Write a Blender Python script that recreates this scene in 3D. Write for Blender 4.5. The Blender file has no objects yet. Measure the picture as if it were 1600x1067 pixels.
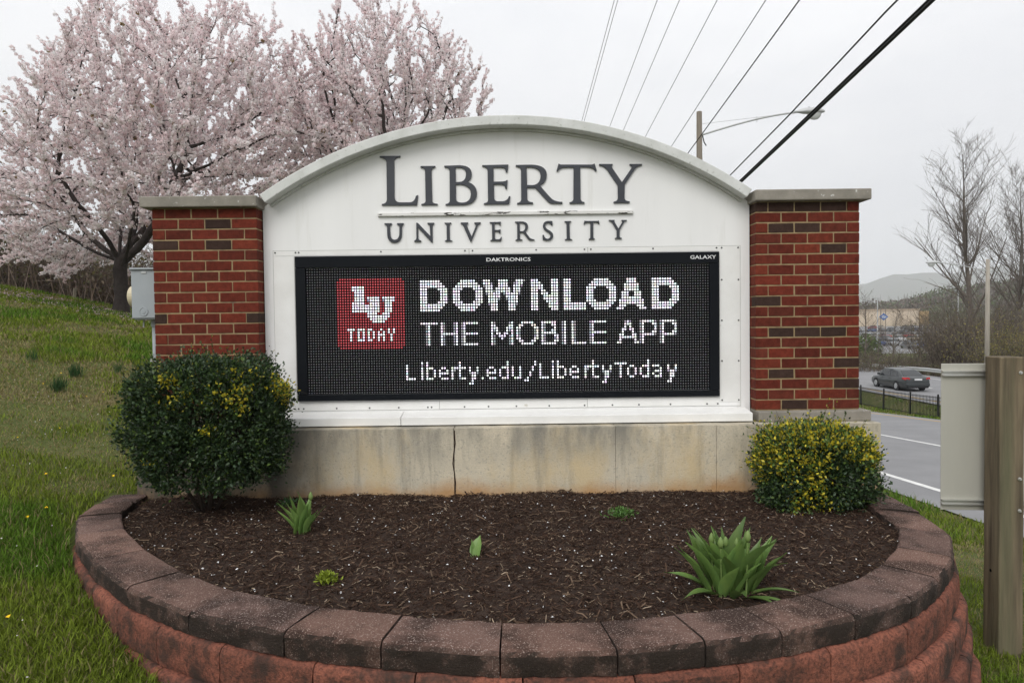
import bpy, bmesh, math, random
import numpy as np
from mathutils import Vector, Matrix, kdtree

R = math.radians
rng = np.random.default_rng(7)
random.seed(7)
sc = bpy.context.scene
COL = sc.collection

# ------------------------------------------------------------------ camera
F_PX = 1066.667                       # 24 mm on a 36 mm frame, 1600 px wide
CAM = np.array([0.0094, -5.2686, 1.30])
YAW, PITCH, ROLL = 0.0041, -0.0272, -0.0121


def cam_axes():
    cy, sy, cp, sp = math.cos(YAW), math.sin(YAW), math.cos(PITCH), math.sin(PITCH)
    fwd = np.array([sy * cp, cy * cp, sp])
    right = np.array([cy, -sy, 0.0])
    up = np.cross(right, fwd)
    c, s = math.cos(ROLL), math.sin(ROLL)
    return c * right + s * up, -s * right + c * up, fwd


CR, CU, CF = cam_axes()


def ray(px, py):
    return CF + CR * (px - 800) / F_PX + CU * (533.5 - py) / F_PX


def on_y(px, py, y):
    d = ray(px, py)
    return CAM + d * (y - CAM[1]) / d[1]


def at_depth(px, py, Z):
    return CAM + ray(px, py) * Z


cam_data = bpy.data.cameras.new('camera')
cam = bpy.data.objects.new('camera', cam_data)
COL.objects.link(cam)
cam_data.lens = 24
cam_data.sensor_width = 36
cam_data.clip_start = 0.05
cam_data.clip_end = 9000
m = Matrix.Identity(4)
for i in range(3):
    m[i][0], m[i][1], m[i][2], m[i][3] = CR[i], CU[i], -CF[i], CAM[i]
cam.matrix_world = m
sc.camera = cam

# ------------------------------------------------------------------ sky, sun, exposure
SUN_EL, SUN_AZ = R(42), R(202)        # azimuth clockwise from +Y; behind the camera, a little left
world = bpy.data.worlds.new('World')
sc.world = world
world.use_nodes = True
wn, wl = world.node_tree.nodes, world.node_tree.links
wn.clear()
w_out = wn.new('ShaderNodeOutputWorld')
w_bg = wn.new('ShaderNodeBackground')
w_bg.inputs['Strength'].default_value = 0.1
w_sky = wn.new('ShaderNodeTexSky')
w_sky.sky_type = 'NISHITA'
w_sky.sun_disc = False
w_sky.sun_elevation = SUN_EL
w_sky.sun_rotation = SUN_AZ
w_sky.air_density = 1.2
w_sky.dust_density = 4.0
w_hsv = wn.new('ShaderNodeHueSaturation')
w_hsv.inputs['Saturation'].default_value = 0.25
w_tc = wn.new('ShaderNodeTexCoord')
w_map = wn.new('ShaderNodeMapping')
w_map.inputs['Scale'].default_value = (1.0, 1.0, 2.6)
w_noise = wn.new('ShaderNodeTexNoise')
w_noise.inputs['Scale'].default_value = 2.6
w_noise.inputs['Detail'].default_value = 6
w_noise.inputs['Roughness'].default_value = 0.6
w_ramp = wn.new('ShaderNodeValToRGB')
w_ramp.color_ramp.elements[0].position = 0.3
w_ramp.color_ramp.elements[0].color = (0.83, 0.84, 0.87, 1)
w_ramp.color_ramp.elements[1].position = 0.68
w_ramp.color_ramp.elements[1].color = (0.95, 0.952, 0.965, 1)
w_mul = wn.new('ShaderNodeMixRGB')
w_mul.blend_type = 'MULTIPLY'
w_mul.inputs[0].default_value = 1.0
w_mul.inputs[2].default_value = (10.0, 10.0, 10.0, 1)
w_mix = wn.new('ShaderNodeMixRGB')
w_mix.inputs[0].default_value = 0.93   # nearly full cloud cover over the clear sky
wl.new(w_sky.outputs[0], w_hsv.inputs['Color'])
wl.new(w_tc.outputs['Generated'], w_map.inputs[0])
wl.new(w_map.outputs[0], w_noise.inputs['Vector'])
wl.new(w_noise.outputs['Fac'], w_ramp.inputs[0])
w_sep = wn.new('ShaderNodeSeparateXYZ')
wl.new(w_tc.outputs['Generated'], w_sep.inputs[0])
w_el = wn.new('ShaderNodeMapRange')     # overcast sky: brighter towards the zenith
w_el.inputs['From Min'].default_value = 0.0
w_el.inputs['From Max'].default_value = 1.0
w_el.inputs['To Min'].default_value = 0.84
w_el.inputs['To Max'].default_value = 1.45
wl.new(w_sep.outputs['Z'], w_el.inputs['Value'])
w_grad = wn.new('ShaderNodeMixRGB')
w_grad.blend_type = 'MULTIPLY'
w_grad.inputs[0].default_value = 1.0
wl.new(w_ramp.outputs[0], w_grad.inputs[1])
wl.new(w_el.outputs[0], w_grad.inputs[2])
wl.new(w_grad.outputs[0], w_mul.inputs[1])
wl.new(w_hsv.outputs[0], w_mix.inputs[1])
wl.new(w_mul.outputs[0], w_mix.inputs[2])
wl.new(w_mix.outputs[0], w_bg.inputs['Color'])
wl.new(w_bg.outputs[0], w_out.inputs['Surface'])

sun_data = bpy.data.lights.new('sun', 'SUN')
sun_data.energy = 1.5
sun_data.angle = R(35)
sun_data.color = (1.0, 0.975, 0.94)
sun = bpy.data.objects.new('sun', sun_data)
COL.objects.link(sun)
sd = Vector((math.sin(SUN_AZ) * math.cos(SUN_EL), math.cos(SUN_AZ) * math.cos(SUN_EL), math.sin(SUN_EL)))
sun.rotation_euler = sd.to_track_quat('Z', 'Y').to_euler()
sun.location = (0, -10, 20)

sc.view_settings.view_transform = 'Standard'
sc.view_settings.look = 'None'
sc.view_settings.exposure = 0.1
sc.view_settings.gamma = 1.0
sc.view_settings.use_curve_mapping = False
sc.cycles.use_denoising = True
sc.cycles.max_bounces = 8
sc.cycles.diffuse_bounces = 6
sc.cycles.volume_bounces = 2
sc.cycles.transparent_max_bounces = 6

# ------------------------------------------------------------------ object helpers


def link(o, parent=None):
    COL.objects.link(o)
    if parent is not None:
        o.parent = parent
    return o


def thing(name, label, cat, loc=(0, 0, 0), group=None):
    o = bpy.data.objects.new(name, None)
    o.empty_display_size = 0.2
    o.location = loc
    link(o)
    return tag(o, label, cat, group)


def tag(o, label=None, cat=None, group=None, kind=None):
    if label: o['label'] = label
    if cat: o['category'] = cat
    if group: o['group'] = group
    if kind: o['kind'] = kind
    return o


def setmat(me, mats):
    for q in (mats if isinstance(mats, (list, tuple)) else [mats]):
        me.materials.append(q)


class MB:
    """collects plain shapes and links them as one mesh object"""

    def __init__(s):
        s.v, s.f, s.mi = [], [], []

    def add(s, vs, fs, mi=0):
        n = len(s.v)
        s.v += [tuple(map(float, q)) for q in vs]
        s.f += [tuple(n + i for i in f) for f in fs]
        s.mi += [mi] * len(fs)

    def box(s, a, b, mi=0, rot=None, pivot=None):
        x0, y0, z0 = a
        x1, y1, z1 = b
        vs = [(x0, y0, z0), (x1, y0, z0), (x1, y1, z0), (x0, y1, z0), (x0, y0, z1), (x1, y0, z1), (x1, y1, z1), (x0, y1, z1)]
        if rot is not None:
            p = Vector(pivot if pivot is not None else ((x0 + x1) / 2, (y0 + y1) / 2, (z0 + z1) / 2))
            vs = [tuple(rot @ (Vector(q) - p) + p) for q in vs]
        s.add(vs, [(0, 3, 2, 1), (4, 5, 6, 7), (0, 1, 5, 4), (1, 2, 6, 5), (2, 3, 7, 6), (3, 0, 4, 7)], mi)

    def tube(s, pts, rad, n=8, caps=True, mi=0):
        pts = [Vector(p) for p in pts]
        if not hasattr(rad, '__len__'):
            rad = [rad] * len(pts)
        rings = []
        up = None
        for i, p in enumerate(pts):
            d = (pts[min(i + 1, len(pts) - 1)] - pts[max(i - 1, 0)])
            d = d.normalized() if d.length > 1e-9 else Vector((0, 0, 1))
            if up is None:
                up = d.orthogonal().normalized()
            up = (up - d * up.dot(d))
            up = up.normalized() if up.length > 1e-6 else d.orthogonal().normalized()
            w = d.cross(up)
            rings.append([p + (up * math.cos(2 * math.pi * k / n) + w * math.sin(2 * math.pi * k / n)) * rad[i] for k in range(n)])
        vs = [q for r_ in rings for q in r_]
        fs = []
        for i in range(len(pts) - 1):
            for k in range(n):
                a, b = i * n + k, i * n + (k + 1) % n
                fs.append((a, b, b + n, a + n))
        if caps:
            fs.append(tuple(reversed(range(n))))
            fs.append(tuple(range((len(pts) - 1) * n, len(pts) * n)))
        s.add(vs, fs, mi)

    def lathe(s, prof, n=20, axis='z', origin=(0, 0, 0), mi=0):
        vs, fs = [], []
        for (r_, h) in prof:
            for k in range(n):
                a = 2 * math.pi * k / n
                c, q = r_ * math.cos(a), r_ * math.sin(a)
                p = {'z': (c, q, h), 'x': (h, c, q), 'y': (c, h, q)}[axis]
                vs.append(tuple(p[i] + origin[i] for i in range(3)))
        for i in range(len(prof) - 1):
            for k in range(n):
                a, b = i * n + k, i * n + (k + 1) % n
                fs.append((a, b, b + n, a + n))
        fs.append(tuple(reversed(range(n))))
        fs.append(tuple(range((len(prof) - 1) * n, len(prof) * n)))
        s.add(vs, fs, mi)

    def build(s, name, mats, parent=None, bevel=0.0, smooth=False, seg=2, loc=None):
        me = bpy.data.meshes.new(name)
        me.from_pydata(s.v, [], s.f)
        setmat(me, mats)
        me.polygons.foreach_set('material_index', s.mi)
        bm = bmesh.new()
        bm.from_mesh(me)
        bmesh.ops.recalc_face_normals(bm, faces=bm.faces)
        if bevel > 0:
            ed = [e for e in bm.edges if len(e.link_faces) == 2 and e.calc_face_angle(0) > 0.5]
            bmesh.ops.bevel(bm, geom=ed, offset=bevel, segments=seg, affect='EDGES', profile=0.5)
        bm.to_mesh(me)
        bm.free()
        if smooth:
            me.polygons.foreach_set('use_smooth', [True] * len(me.polygons))
        o = bpy.data.objects.new(name, me)
        if loc is not None:
            o.location = loc
        return link(o, parent)


def bulk(name, V, T, mat, parent=None, col=None, smooth=False):
    """one mesh from numpy arrays: V (n,3), T (m,3) or (m,4), col (n,3)"""
    V = np.ascontiguousarray(V, dtype=np.float32)
    T = np.ascontiguousarray(T, dtype=np.int32)
    k = T.shape[1]
    me = bpy.data.meshes.new(name)
    me.vertices.add(len(V))
    me.vertices.foreach_set('co', V.ravel())
    me.loops.add(T.size)
    me.loops.foreach_set('vertex_index', T.ravel())
    me.polygons.add(len(T))
    me.polygons.foreach_set('loop_start', np.arange(0, T.size, k, dtype=np.int32))
    if smooth:
        me.polygons.foreach_set('use_smooth', np.ones(len(T), dtype=bool))
    if col is not None:
        a = me.color_attributes.new('Col', 'FLOAT_COLOR', 'POINT')
        c4 = np.ones((len(V), 4), dtype=np.float32)
        c4[:, :3] = col
        a.data.foreach_set('color', c4.ravel())
    me.update(calc_edges=True)
    me.validate()
    setmat(me, mat)
    o = bpy.data.objects.new(name, me)
    return link(o, parent)


def unit(a):
    return a / np.maximum(np.linalg.norm(a, axis=-1, keepdims=True), 1e-9)


def rand_unit(n):
    return unit(rng.normal(size=(n, 3)))


def leaf_cards(P, D, L, W, col, fold=0.25, N=None):
    """folded rhombic leaves at P along D -> V, T, C"""
    n = len(P)
    D = unit(D)
    if N is None:
        N = rand_unit(n)
    S = unit(np.cross(D, N))
    N = np.cross(S, D)
    L = np.broadcast_to(np.asarray(L, float), (n,))[:, None]
    W = np.broadcast_to(np.asarray(W, float), (n,))[:, None]
    V = np.stack([P, P + D * L * .45 + S * W * .5 + N * W * fold, P + D * L, P + D * L * .45 - S * W * .5 + N * W * fold], 1).reshape(-1, 3)
    b = np.arange(n)[:, None] * 4
    T = np.concatenate([b + [0, 1, 2], b + [0, 2, 3]], 0)
    return V, T, np.repeat(col, 4, axis=0)


def tubes_np(A, B, ra, rb, n=3):
    """many straight tapered sticks as quads"""
    A, B = np.asarray(A, float), np.asarray(B, float)
    m_ = len(A)
    D = unit(B - A)
    ref = np.where(np.abs(D[:, 2:3]) < .9, np.array([[0, 0, 1.]]), np.array([[1., 0, 0]]))
    U = unit(np.cross(D, ref))
    W = np.cross(D, U)
    an = np.arange(n) * 2 * np.pi / n
    ring = U[:, None] * np.cos(an)[None, :, None] + W[:, None] * np.sin(an)[None, :, None]
    ra = np.broadcast_to(ra, (m_,))[:, None, None]
    rb = np.broadcast_to(rb, (m_,))[:, None, None]
    V = np.concatenate([A[:, None] + ring * ra, B[:, None] + ring * rb], 1).reshape(-1, 3)
    b = np.arange(m_)[:, None] * 2 * n
    fs = [b + [k, (k + 1) % n, n + (k + 1) % n, n + k] for k in range(n)]
    return V, np.concatenate(fs, 0)


def cat_meshes(parts):
    V, T, C, n = [], [], [], 0
    for p in parts:
        V.append(p[0]); T.append(p[1] + n); n += len(p[0])
        if len(p) > 2: C.append(p[2])
    return np.concatenate(V), np.concatenate(T), (np.concatenate(C) if C else None)


def vnoise(P, scale, seed=0):
    """cheap smooth value noise 0..1 in numpy"""
    P = np.asarray(P, float) * scale + seed * 17.31
    i = np.floor(P).astype(np.int64)
    f = P - i
    f = f * f * (3 - 2 * f)
    k = P.shape[1]
    out = 0
    for c in range(2 ** k):
        o = [(c >> j) & 1 for j in range(k)]
        h = np.zeros(len(P), np.int64)
        w = np.ones(len(P))
        for j in range(k):
            h = h * 73856093 + (i[:, j] + o[j]) * [19349663, 83492791, 50331653][j]
            w = w * (f[:, j] if o[j] else 1 - f[:, j])
        h = (h ^ (h >> 13)) * 1274126177
        out = out + w * (((h ^ (h >> 16)) & 0xffff) / 65535.0)
    return out


# ------------------------------------------------------------------ material helpers


def mat(name, c1, c2=None, scale=8.0, detail=6.0, rough=0.8, bump=0.0, bscale=60.0, spec=0.3, metal=0.0,
        lo=0.35, hi=0.68, attr=False, objcol=False, trans=0.0, stretch=None, c3=None, s3=30.0, f3=(0.62, 0.70), emit=None, coat=0.0):
    """Principled with two-colour noise, optional third colour specks, bump; colours times Col attribute / object colour"""
    mt = bpy.data.materials.new(name)
    mt.use_nodes = True
    nt = mt.node_tree
    N, L = nt.nodes, nt.links
    bs = N['Principled BSDF']
    bs.inputs['Roughness'].default_value = rough
    bs.inputs['Metallic'].default_value = metal
    bs.inputs['Specular IOR Level'].default_value = spec
    if coat: bs.inputs['Coat Weight'].default_value = coat
    geo = N.new('ShaderNodeNewGeometry')
    pos = geo.outputs['Position']
    if stretch:
        mp = N.new('ShaderNodeMapping')
        mp.inputs['Scale'].default_value = stretch
        L.new(pos, mp.inputs[0])
        pos = mp.outputs[0]
    rgb = N.new('ShaderNodeRGB')
    rgb.outputs[0].default_value = (*c1, 1)
    out = rgb.outputs[0]

    def noise(sc_, det=6.0, ro=0.6):
        n_ = N.new('ShaderNodeTexNoise')
        n_.inputs['Scale'].default_value = sc_
        n_.inputs['Detail'].default_value = det
        n_.inputs['Roughness'].default_value = ro
        L.new(pos, n_.inputs['Vector'])
        return n_.outputs['Fac']

    def layer(cur, fac, col, a, b):
        mr = N.new('ShaderNodeMapRange')
        mr.inputs['From Min'].default_value = a
        mr.inputs['From Max'].default_value = b
        L.new(fac, mr.inputs['Value'])
        mx = N.new('ShaderNodeMixRGB')
        mx.inputs[2].default_value = (*col, 1)
        L.new(mr.outputs[0], mx.inputs[0])
        L.new(cur, mx.inputs[1])
        return mx.outputs[0]
    if c2: out = layer(out, noise(scale, detail), c2, lo, hi)
    if c3: out = layer(out, noise(s3, 4), c3, *f3)

    def times(cur, sock):
        mx = N.new('ShaderNodeMixRGB')
        mx.blend_type = 'MULTIPLY'
        mx.inputs[0].default_value = 1
        L.new(cur, mx.inputs[1])
        L.new(sock, mx.inputs[2])
        return mx.outputs[0]
    if attr:
        an = N.new('ShaderNodeVertexColor')
        an.layer_name = 'Col'
        out = times(out, an.outputs['Color'])
    if objcol:
        oi = N.new('ShaderNodeObjectInfo')
        out = times(out, oi.outputs['Color'])
    L.new(out, bs.inputs['Base Color'])
    if bump > 0:
        bp = N.new('ShaderNodeBump')
        bp.inputs['Strength'].default_value = bump
        bp.inputs['Distance'].default_value = 0.01
        L.new(noise(bscale, 5, .65), bp.inputs['Height'])
        L.new(bp.outputs[0], bs.inputs['Normal'])
    if trans > 0:
        tr = N.new('ShaderNodeBsdfTranslucent')
        L.new(out, tr.inputs['Color'])
        ms = N.new('ShaderNodeMixShader')
        ms.inputs[0].default_value = trans
        L.new(bs.outputs[0], ms.inputs[1])
        L.new(tr.outputs[0], ms.inputs[2])
        L.new(ms.outputs[0], N['Material Output'].inputs['Surface'])
    mt['_out'] = 0
    return mt


def nodes_of(mt):
    return mt.node_tree.nodes, mt.node_tree.links, mt.node_tree.nodes['Principled BSDF']


M = {}
M['brick'] = mat('brick', (1, 1, 1), (.62, .58, .56), scale=22, rough=.85, bump=.55, bscale=90, objcol=True, spec=.2, c3=(.35, .3, .3), s3=9, f3=(.60, .78))
M['mortar'] = mat('mortar', (.36, .27, .145), (.23, .17, .095), scale=14, rough=.95, bump=.5, bscale=200, c3=(.14, .11, .075), s3=5, f3=(.56, .72))
M['capstone'] = mat('capstone', (.30, .275, .235), (.21, .195, .165), scale=7, rough=.95, bump=.45, bscale=120, c3=(.62, .61, .58), s3=26, f3=(.66, .70))
M['white_panel'] = mat('white_panel', (.85, .85, .84), (.80, .80, .79), scale=1.6, rough=.42, spec=.4, c3=(.66, .655, .62), s3=7, f3=(.58, .90), stretch=(1.4, 1, .16))
M['white_trim'] = mat('white_trim', (.83, .83, .81), (.75, .745, .72), scale=4, rough=.45, spec=.4, c3=(.45, .42, .34), s3=11, f3=(.70, .80))
M['arch'] = mat('arch_metal', (.66, .67, .65), (.52, .53, .50), scale=6, rough=.5, spec=.4, c3=(.36, .37, .33), s3=38, f3=(.60, .74))
M['letter'] = mat('letter_paint', (.030, .034, .044), (.042, .046, .056), scale=5, rough=.38, spec=.5)
M['flaking'] = mat('flaking_paint', (.78, .78, .76), (.60, .59, .56), scale=9, rough=.6, c3=(.035, .03, .026), s3=26, f3=(.575, .60), stretch=(.35, 1, 1.6))
M['screw'] = mat('screw', (.10, .10, .10), rough=.5, metal=.4)
M['cabinet'] = mat('display_black', (.006, .0075, .010), (.008, .0095, .012), scale=3, rough=.55, spec=.10)
M['louvre'] = mat('display_face', (.004, .0045, .005), rough=.7, spec=.06)
M['print'] = mat('white_print', (.78, .79, .8), rough=.6)
M['wall_cap'] = mat('wall_cap_block', (.160, .095, .076), (.050, .027, .020), scale=3.6, rough=.9, bump=1.0, bscale=110, c3=(.42, .33, .29), s3=150, f3=(.57, .66), lo=.44, hi=.58, objcol=True)
M['wall_block'] = mat('wall_block', (.31, .112, .072), (.085, .036, .027), scale=70, detail=4, rough=.95, bump=1.0, bscale=120, c3=(.062, .038, .030), s3=5.5, f3=(.50, .66), objcol=True, lo=.42, hi=.72)
M['soil'] = mat('soil', (.045, .028, .020), (.03, .018, .013), scale=20, rough=1, bump=1, bscale=90)
M['chip'] = mat('mulch_chip', (1, 1, 1), rough=.9, attr=True, spec=.15)
M['petal'] = mat('petal', (.75, .68, .68), rough=.8)
M['leaf'] = mat('leaf', (1, 1, 1), rough=.45, attr=True, trans=.25, spec=.4)
M['blade'] = mat('grass_blade', (1, 1, 1), rough=.7, attr=True, trans=.35, spec=.1)
M['blossom'] = mat('blossom', (1, 1, 1), rough=.8, attr=True, trans=.54, spec=.1)
M['tulip'] = mat('tulip_leaf', (.165, .26, .065), (.11, .20, .055), scale=18, rough=.42, trans=.22, spec=.45, stretch=(1, 1, .2), attr=True)
M['bark'] = mat('cherry_bark', (.035, .028, .026), (.06, .05, .045), scale=12, rough=.95, bump=.8, bscale=30)
M['bare_bark'] = mat('bare_bark', (.15, .125, .105), (.10, .083, .07), scale=3, rough=.95)
M['stem'] = mat('shrub_stem', (.055, .04, .03), rough=.9)
M['twig'] = mat('brush_twig', (1, 1, 1), rough=.95, attr=True)
M['box'] = mat('grey_paint', (.36, .39, .41), (.33, .36, .38), scale=6, rough=.45)
M['pvc'] = mat('conduit_grey', (.33, .36, .38), rough=.5)
M['cream'] = mat('cream_paint', (.62, .54, .38), (.55, .48, .33), scale=8, rough=.4)
M['alu'] = mat('sign_back_metal', (.50, .49, .43), (.45, .44, .385), scale=1.5, rough=.5, metal=.25, c3=(.27, .24, .17), s3=6, f3=(.68, .82), stretch=(2.2, 2.2, .5))
M['rail'] = mat('bracket_metal', (.55, .55, .52), rough=.38, metal=.7)
M['wood'] = mat('weathered_post', (.195, .155, .10), (.075, .06, .04), scale=26, rough=.95, bump=.9, bscale=55, stretch=(1, 1, .055), c3=(.13, .13, .075), s3=3.2, f3=(.56, .74))
M['pole'] = mat('pole_wood', (.20, .175, .14), (.14, .12, .095), scale=20, rough=.95, stretch=(1, 1, .08))
M['galv'] = mat('galvanised', (.50, .51, .51), (.44, .45, .45), scale=9, rough=.5, metal=.15)
M['lens'] = mat('lamp_lens', (.55, .56, .55), rough=.15, spec=.6)
M['wire'] = mat('wire', (.015, .015, .017), rough=.6)
M['thin_wire'] = mat('bare_wire', (.12, .12, .12), rough=.5)
M['asphalt'] = mat('asphalt', (.235, .235, .24), (.195, .195, .20), scale=.8, rough=.9, bump=.35, bscale=120, c3=(.28, .28, .28), s3=120, f3=(.58, .74))
M['line_white'] = mat('road_paint_white', (.74, .74, .72), (.55, .55, .53), scale=7, rough=.7)
M['line_yellow'] = mat('road_paint_yellow', (.48, .30, .075), (.36, .24, .09), scale=7, rough=.7)
M['black_metal'] = mat('black_metal', (.012, .012, .013), rough=.45)
M['lot'] = mat('lot_asphalt', (.20, .20, .20), (.17, .17, .17), scale=.1, rough=.9)

# grass ground: green, dry thatch and bare patches
M['ground'] = mat('grass_ground', (.058, .075, .014), (.085, .095, .024), scale=.9, rough=1, bump=1.0, bscale=40, c3=(.15, .12, .06), s3=.55, f3=(.55, .72), lo=.4, hi=.62)

# concrete footing: grey-beige, soil splash at the foot, run-off streaks, mildew at the ends
M['concrete'] = mat('concrete', (.60, .53, .40), (.50, .455, .36), scale=3.0, rough=.95, bump=.5, bscale=110, c3=(.34, .32, .27), s3=60, f3=(.56, .72))


def concrete_stains(mt):
    N, L, bs = nodes_of(mt)
    cur = bs.inputs['Base Color'].links[0].from_socket
    geo = N.new('ShaderNodeNewGeometry')
    sep = N.new('ShaderNodeSeparateXYZ')
    L.new(geo.outputs['Position'], sep.inputs[0])

    def nz(scale, stretch):
        mp = N.new('ShaderNodeMapping'); mp.inputs['Scale'].default_value = stretch
        L.new(geo.outputs['Position'], mp.inputs[0])
        n_ = N.new('ShaderNodeTexNoise'); n_.inputs['Scale'].default_value = scale; n_.inputs['Detail'].default_value = 6
        n_.inputs['Roughness'].default_value = .65
        L.new(mp.outputs[0], n_.inputs['Vector'])
        return n_.outputs['Fac']

    def mr(sock, a, b, c=0., d=1.):
        q = N.new('ShaderNodeMapRange')
        for k_, v_ in zip(('From Min', 'From Max', 'To Min', 'To Max'), (a, b, c, d)): q.inputs[k_].default_value = v_
        L.new(sock, q.inputs['Value'])
        return q.outputs[0]

    def mul(a, b):
        q = N.new('ShaderNodeMath'); q.operation = 'MULTIPLY'; L.new(a, q.inputs[0]); L.new(b, q.inputs[1]); return q.outputs[0]

    def add(a, b):
        q = N.new('ShaderNodeMath'); q.operation = 'ADD'; L.new(a, q.inputs[0]); L.new(b, q.inputs[1]); return q.outputs[0]

    def mix(cur, fac, col):
        mx = N.new('ShaderNodeMixRGB'); mx.inputs[2].default_value = (*col, 1)
        L.new(fac, mx.inputs[0]); L.new(cur, mx.inputs[1]); return mx.outputs[0]
    cur = mix(cur, mr(nz(6, (1, 1, .10)), .53, .72, 0, .8), (.20, .188, .16))          # run-off streaks
    cur = mix(cur, mr(nz(2.4, (1, 1, .5)), .50, .68, 0, .7), (.58, .45, .25))           # yellowish patches
    cur = mix(cur, mul(mr(sep.outputs['Z'], .20, .48, 0, 1), mr(nz(3.6, (1, 1, .35)), .40, .62, 0, .9)), (.215, .205, .175))   # weathering from the top
    hgt = add(sep.outputs['Z'], mr(nz(3, (1, 1, 1)), .3, .7, -.06, .06))
    cur = mix(cur, mr(hgt, .13, .0, 0, .85), (.42, .225, .085))                         # soil splash
    ex = mr(sep.outputs['X'], -1.25, -1.75, 0, 1)
    cur = mix(cur, mul(ex, mr(nz(4, (1, 1, .6)), .32, .56, .25, .9)), (.062, .058, .050))   # mildew
    L.new(cur, bs.inputs['Base Color'])


concrete_stains(M['concrete'])

# block caps: dark algae on the upright split faces, in patches
def face_algae(mt, col, lo, hi, amount):
    N, L, bs = nodes_of(mt)
    cur = bs.inputs['Base Color'].links[0].from_socket
    geo = N.new('ShaderNodeNewGeometry')
    sep = N.new('ShaderNodeSeparateXYZ')
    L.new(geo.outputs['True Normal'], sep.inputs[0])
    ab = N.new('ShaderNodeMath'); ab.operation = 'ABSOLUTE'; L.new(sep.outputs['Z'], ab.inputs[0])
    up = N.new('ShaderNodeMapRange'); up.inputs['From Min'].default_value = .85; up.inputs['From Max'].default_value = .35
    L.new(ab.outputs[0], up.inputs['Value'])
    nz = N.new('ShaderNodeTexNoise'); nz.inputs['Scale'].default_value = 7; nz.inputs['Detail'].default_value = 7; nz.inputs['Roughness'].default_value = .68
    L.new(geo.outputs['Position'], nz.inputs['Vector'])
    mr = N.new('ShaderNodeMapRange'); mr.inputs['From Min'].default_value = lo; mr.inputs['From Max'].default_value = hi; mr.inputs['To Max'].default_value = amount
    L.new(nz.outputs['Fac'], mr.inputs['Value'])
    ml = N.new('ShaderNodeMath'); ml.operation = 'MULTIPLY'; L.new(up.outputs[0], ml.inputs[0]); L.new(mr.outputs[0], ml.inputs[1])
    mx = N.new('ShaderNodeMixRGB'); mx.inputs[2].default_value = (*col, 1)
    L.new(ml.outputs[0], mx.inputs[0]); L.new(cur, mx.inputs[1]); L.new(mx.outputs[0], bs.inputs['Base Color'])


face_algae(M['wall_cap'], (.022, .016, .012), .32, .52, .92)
face_algae(M['wall_block'], (.050, .032, .025), .44, .62, .85)



def led_material():
    mt = bpy.data.materials.new('led_dots')
    mt.use_nodes = True
    N, L, bs = nodes_of(mt)
    a = N.new('ShaderNodeVertexColor'); a.layer_name = 'Col'
    bs.inputs['Base Color'].default_value = (.12, .12, .125, 1)
    bs.inputs['Roughness'].default_value = .35
    L.new(a.outputs['Color'], bs.inputs['Emission Color'])
    bs.inputs['Emission Strength'].default_value = 2.1
    return mt


M['led'] = led_material()

# ------------------------------------------------------------------ terrain


def road_z(Z):                       # near carriageway, running downhill
    return -.63 - .077 * np.minimum(Z, 45) - .03 * np.maximum(0, Z - 45)


FAR_Z = -3.30
ctrl = np.array([
    (-1.48, -2.27, -.30), (0, -3.2, -.55), (1.5, -2.9, -.75), (2.9, -1.1, -.76), (3.1, .5, -.72), (3.0, 2, -.85),
    (0, -6, -.55), (-3, -6, -.32), (4, -6, -1.0), (0, -12, -.5), (-10, -10, .4), (-3.08, -.75, .0), (-3.0, .5, .06), (-2.78, -1.35, -.10),
    (-2.35, -1.85, -.17), (-3.4, -2.4, -.17), (-4.5, .73, .25), (-6.5, 4.7, .85), (-11.4, 14.7, 1.75), (-16.5, 16.7, 2.72),
    (-12, 6, 1.75), (-8, 10, 1.2), (-13, 20, 1.72), (-19, 20, 2.75), (-18, 28, 1.4), (-24, 40, -.5), (-30, 24, 3.2), (-35, 50, -1), (-12, 40, -1.2),
    (0, 3, -.35), (0, 10, -.6), (-5, 10, .5), (-5, 20, .5), (0, 20, -1.2), (-25, 5, 3.2), (-20, -8, 1.8), (0, 45, -3.2), (4, 8, -1.2),
    (4.0, -3.2, -.92), (4.6, 1, -1.05), (5.0, 5, -1.35), (21.5, 29.7, -3.85), (21.3, 36, -4.0), (19, 20, -3.2), (19, 10, -2.2), (19, 0, -1.6), (26, -5, -2.2),
    (34, 50, -3.6), (34, 63, -3.9), (40, 52, -4.3), (48, 70, -4.6), (60, 60, -4.8), (50, 40, -4.0), (60, 90, -5.2), (40, 90, -5.2), (70, 100, -5.4), (0, 80, -5), (-40, 80, -3),
    (45, 10, -3), (80, 60, -4), (60, 20, -3)])


def tps_fit(P, z, lam=.02):
    n = len(P)
    d = np.linalg.norm(P[:, None] - P[None], axis=2)
    K = np.where(d > 0, d * d * np.log(np.maximum(d, 1e-9)), 0) + lam * np.eye(n)
    A = np.zeros((n + 3, n + 3))
    Q = np.c_[np.ones(n), P]
    A[:n, :n], A[:n, n:], A[n:, :n] = K, Q, Q.T
    return np.linalg.solve(A, np.r_[z, 0, 0, 0])


TP = ctrl[:, :2]
TW = tps_fit(TP, ctrl[:, 2])


def smooth(a, b, x):
    t = np.clip((x - a) / (b - a), 0, 1)
    return t * t * (3 - 2 * t)


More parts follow.
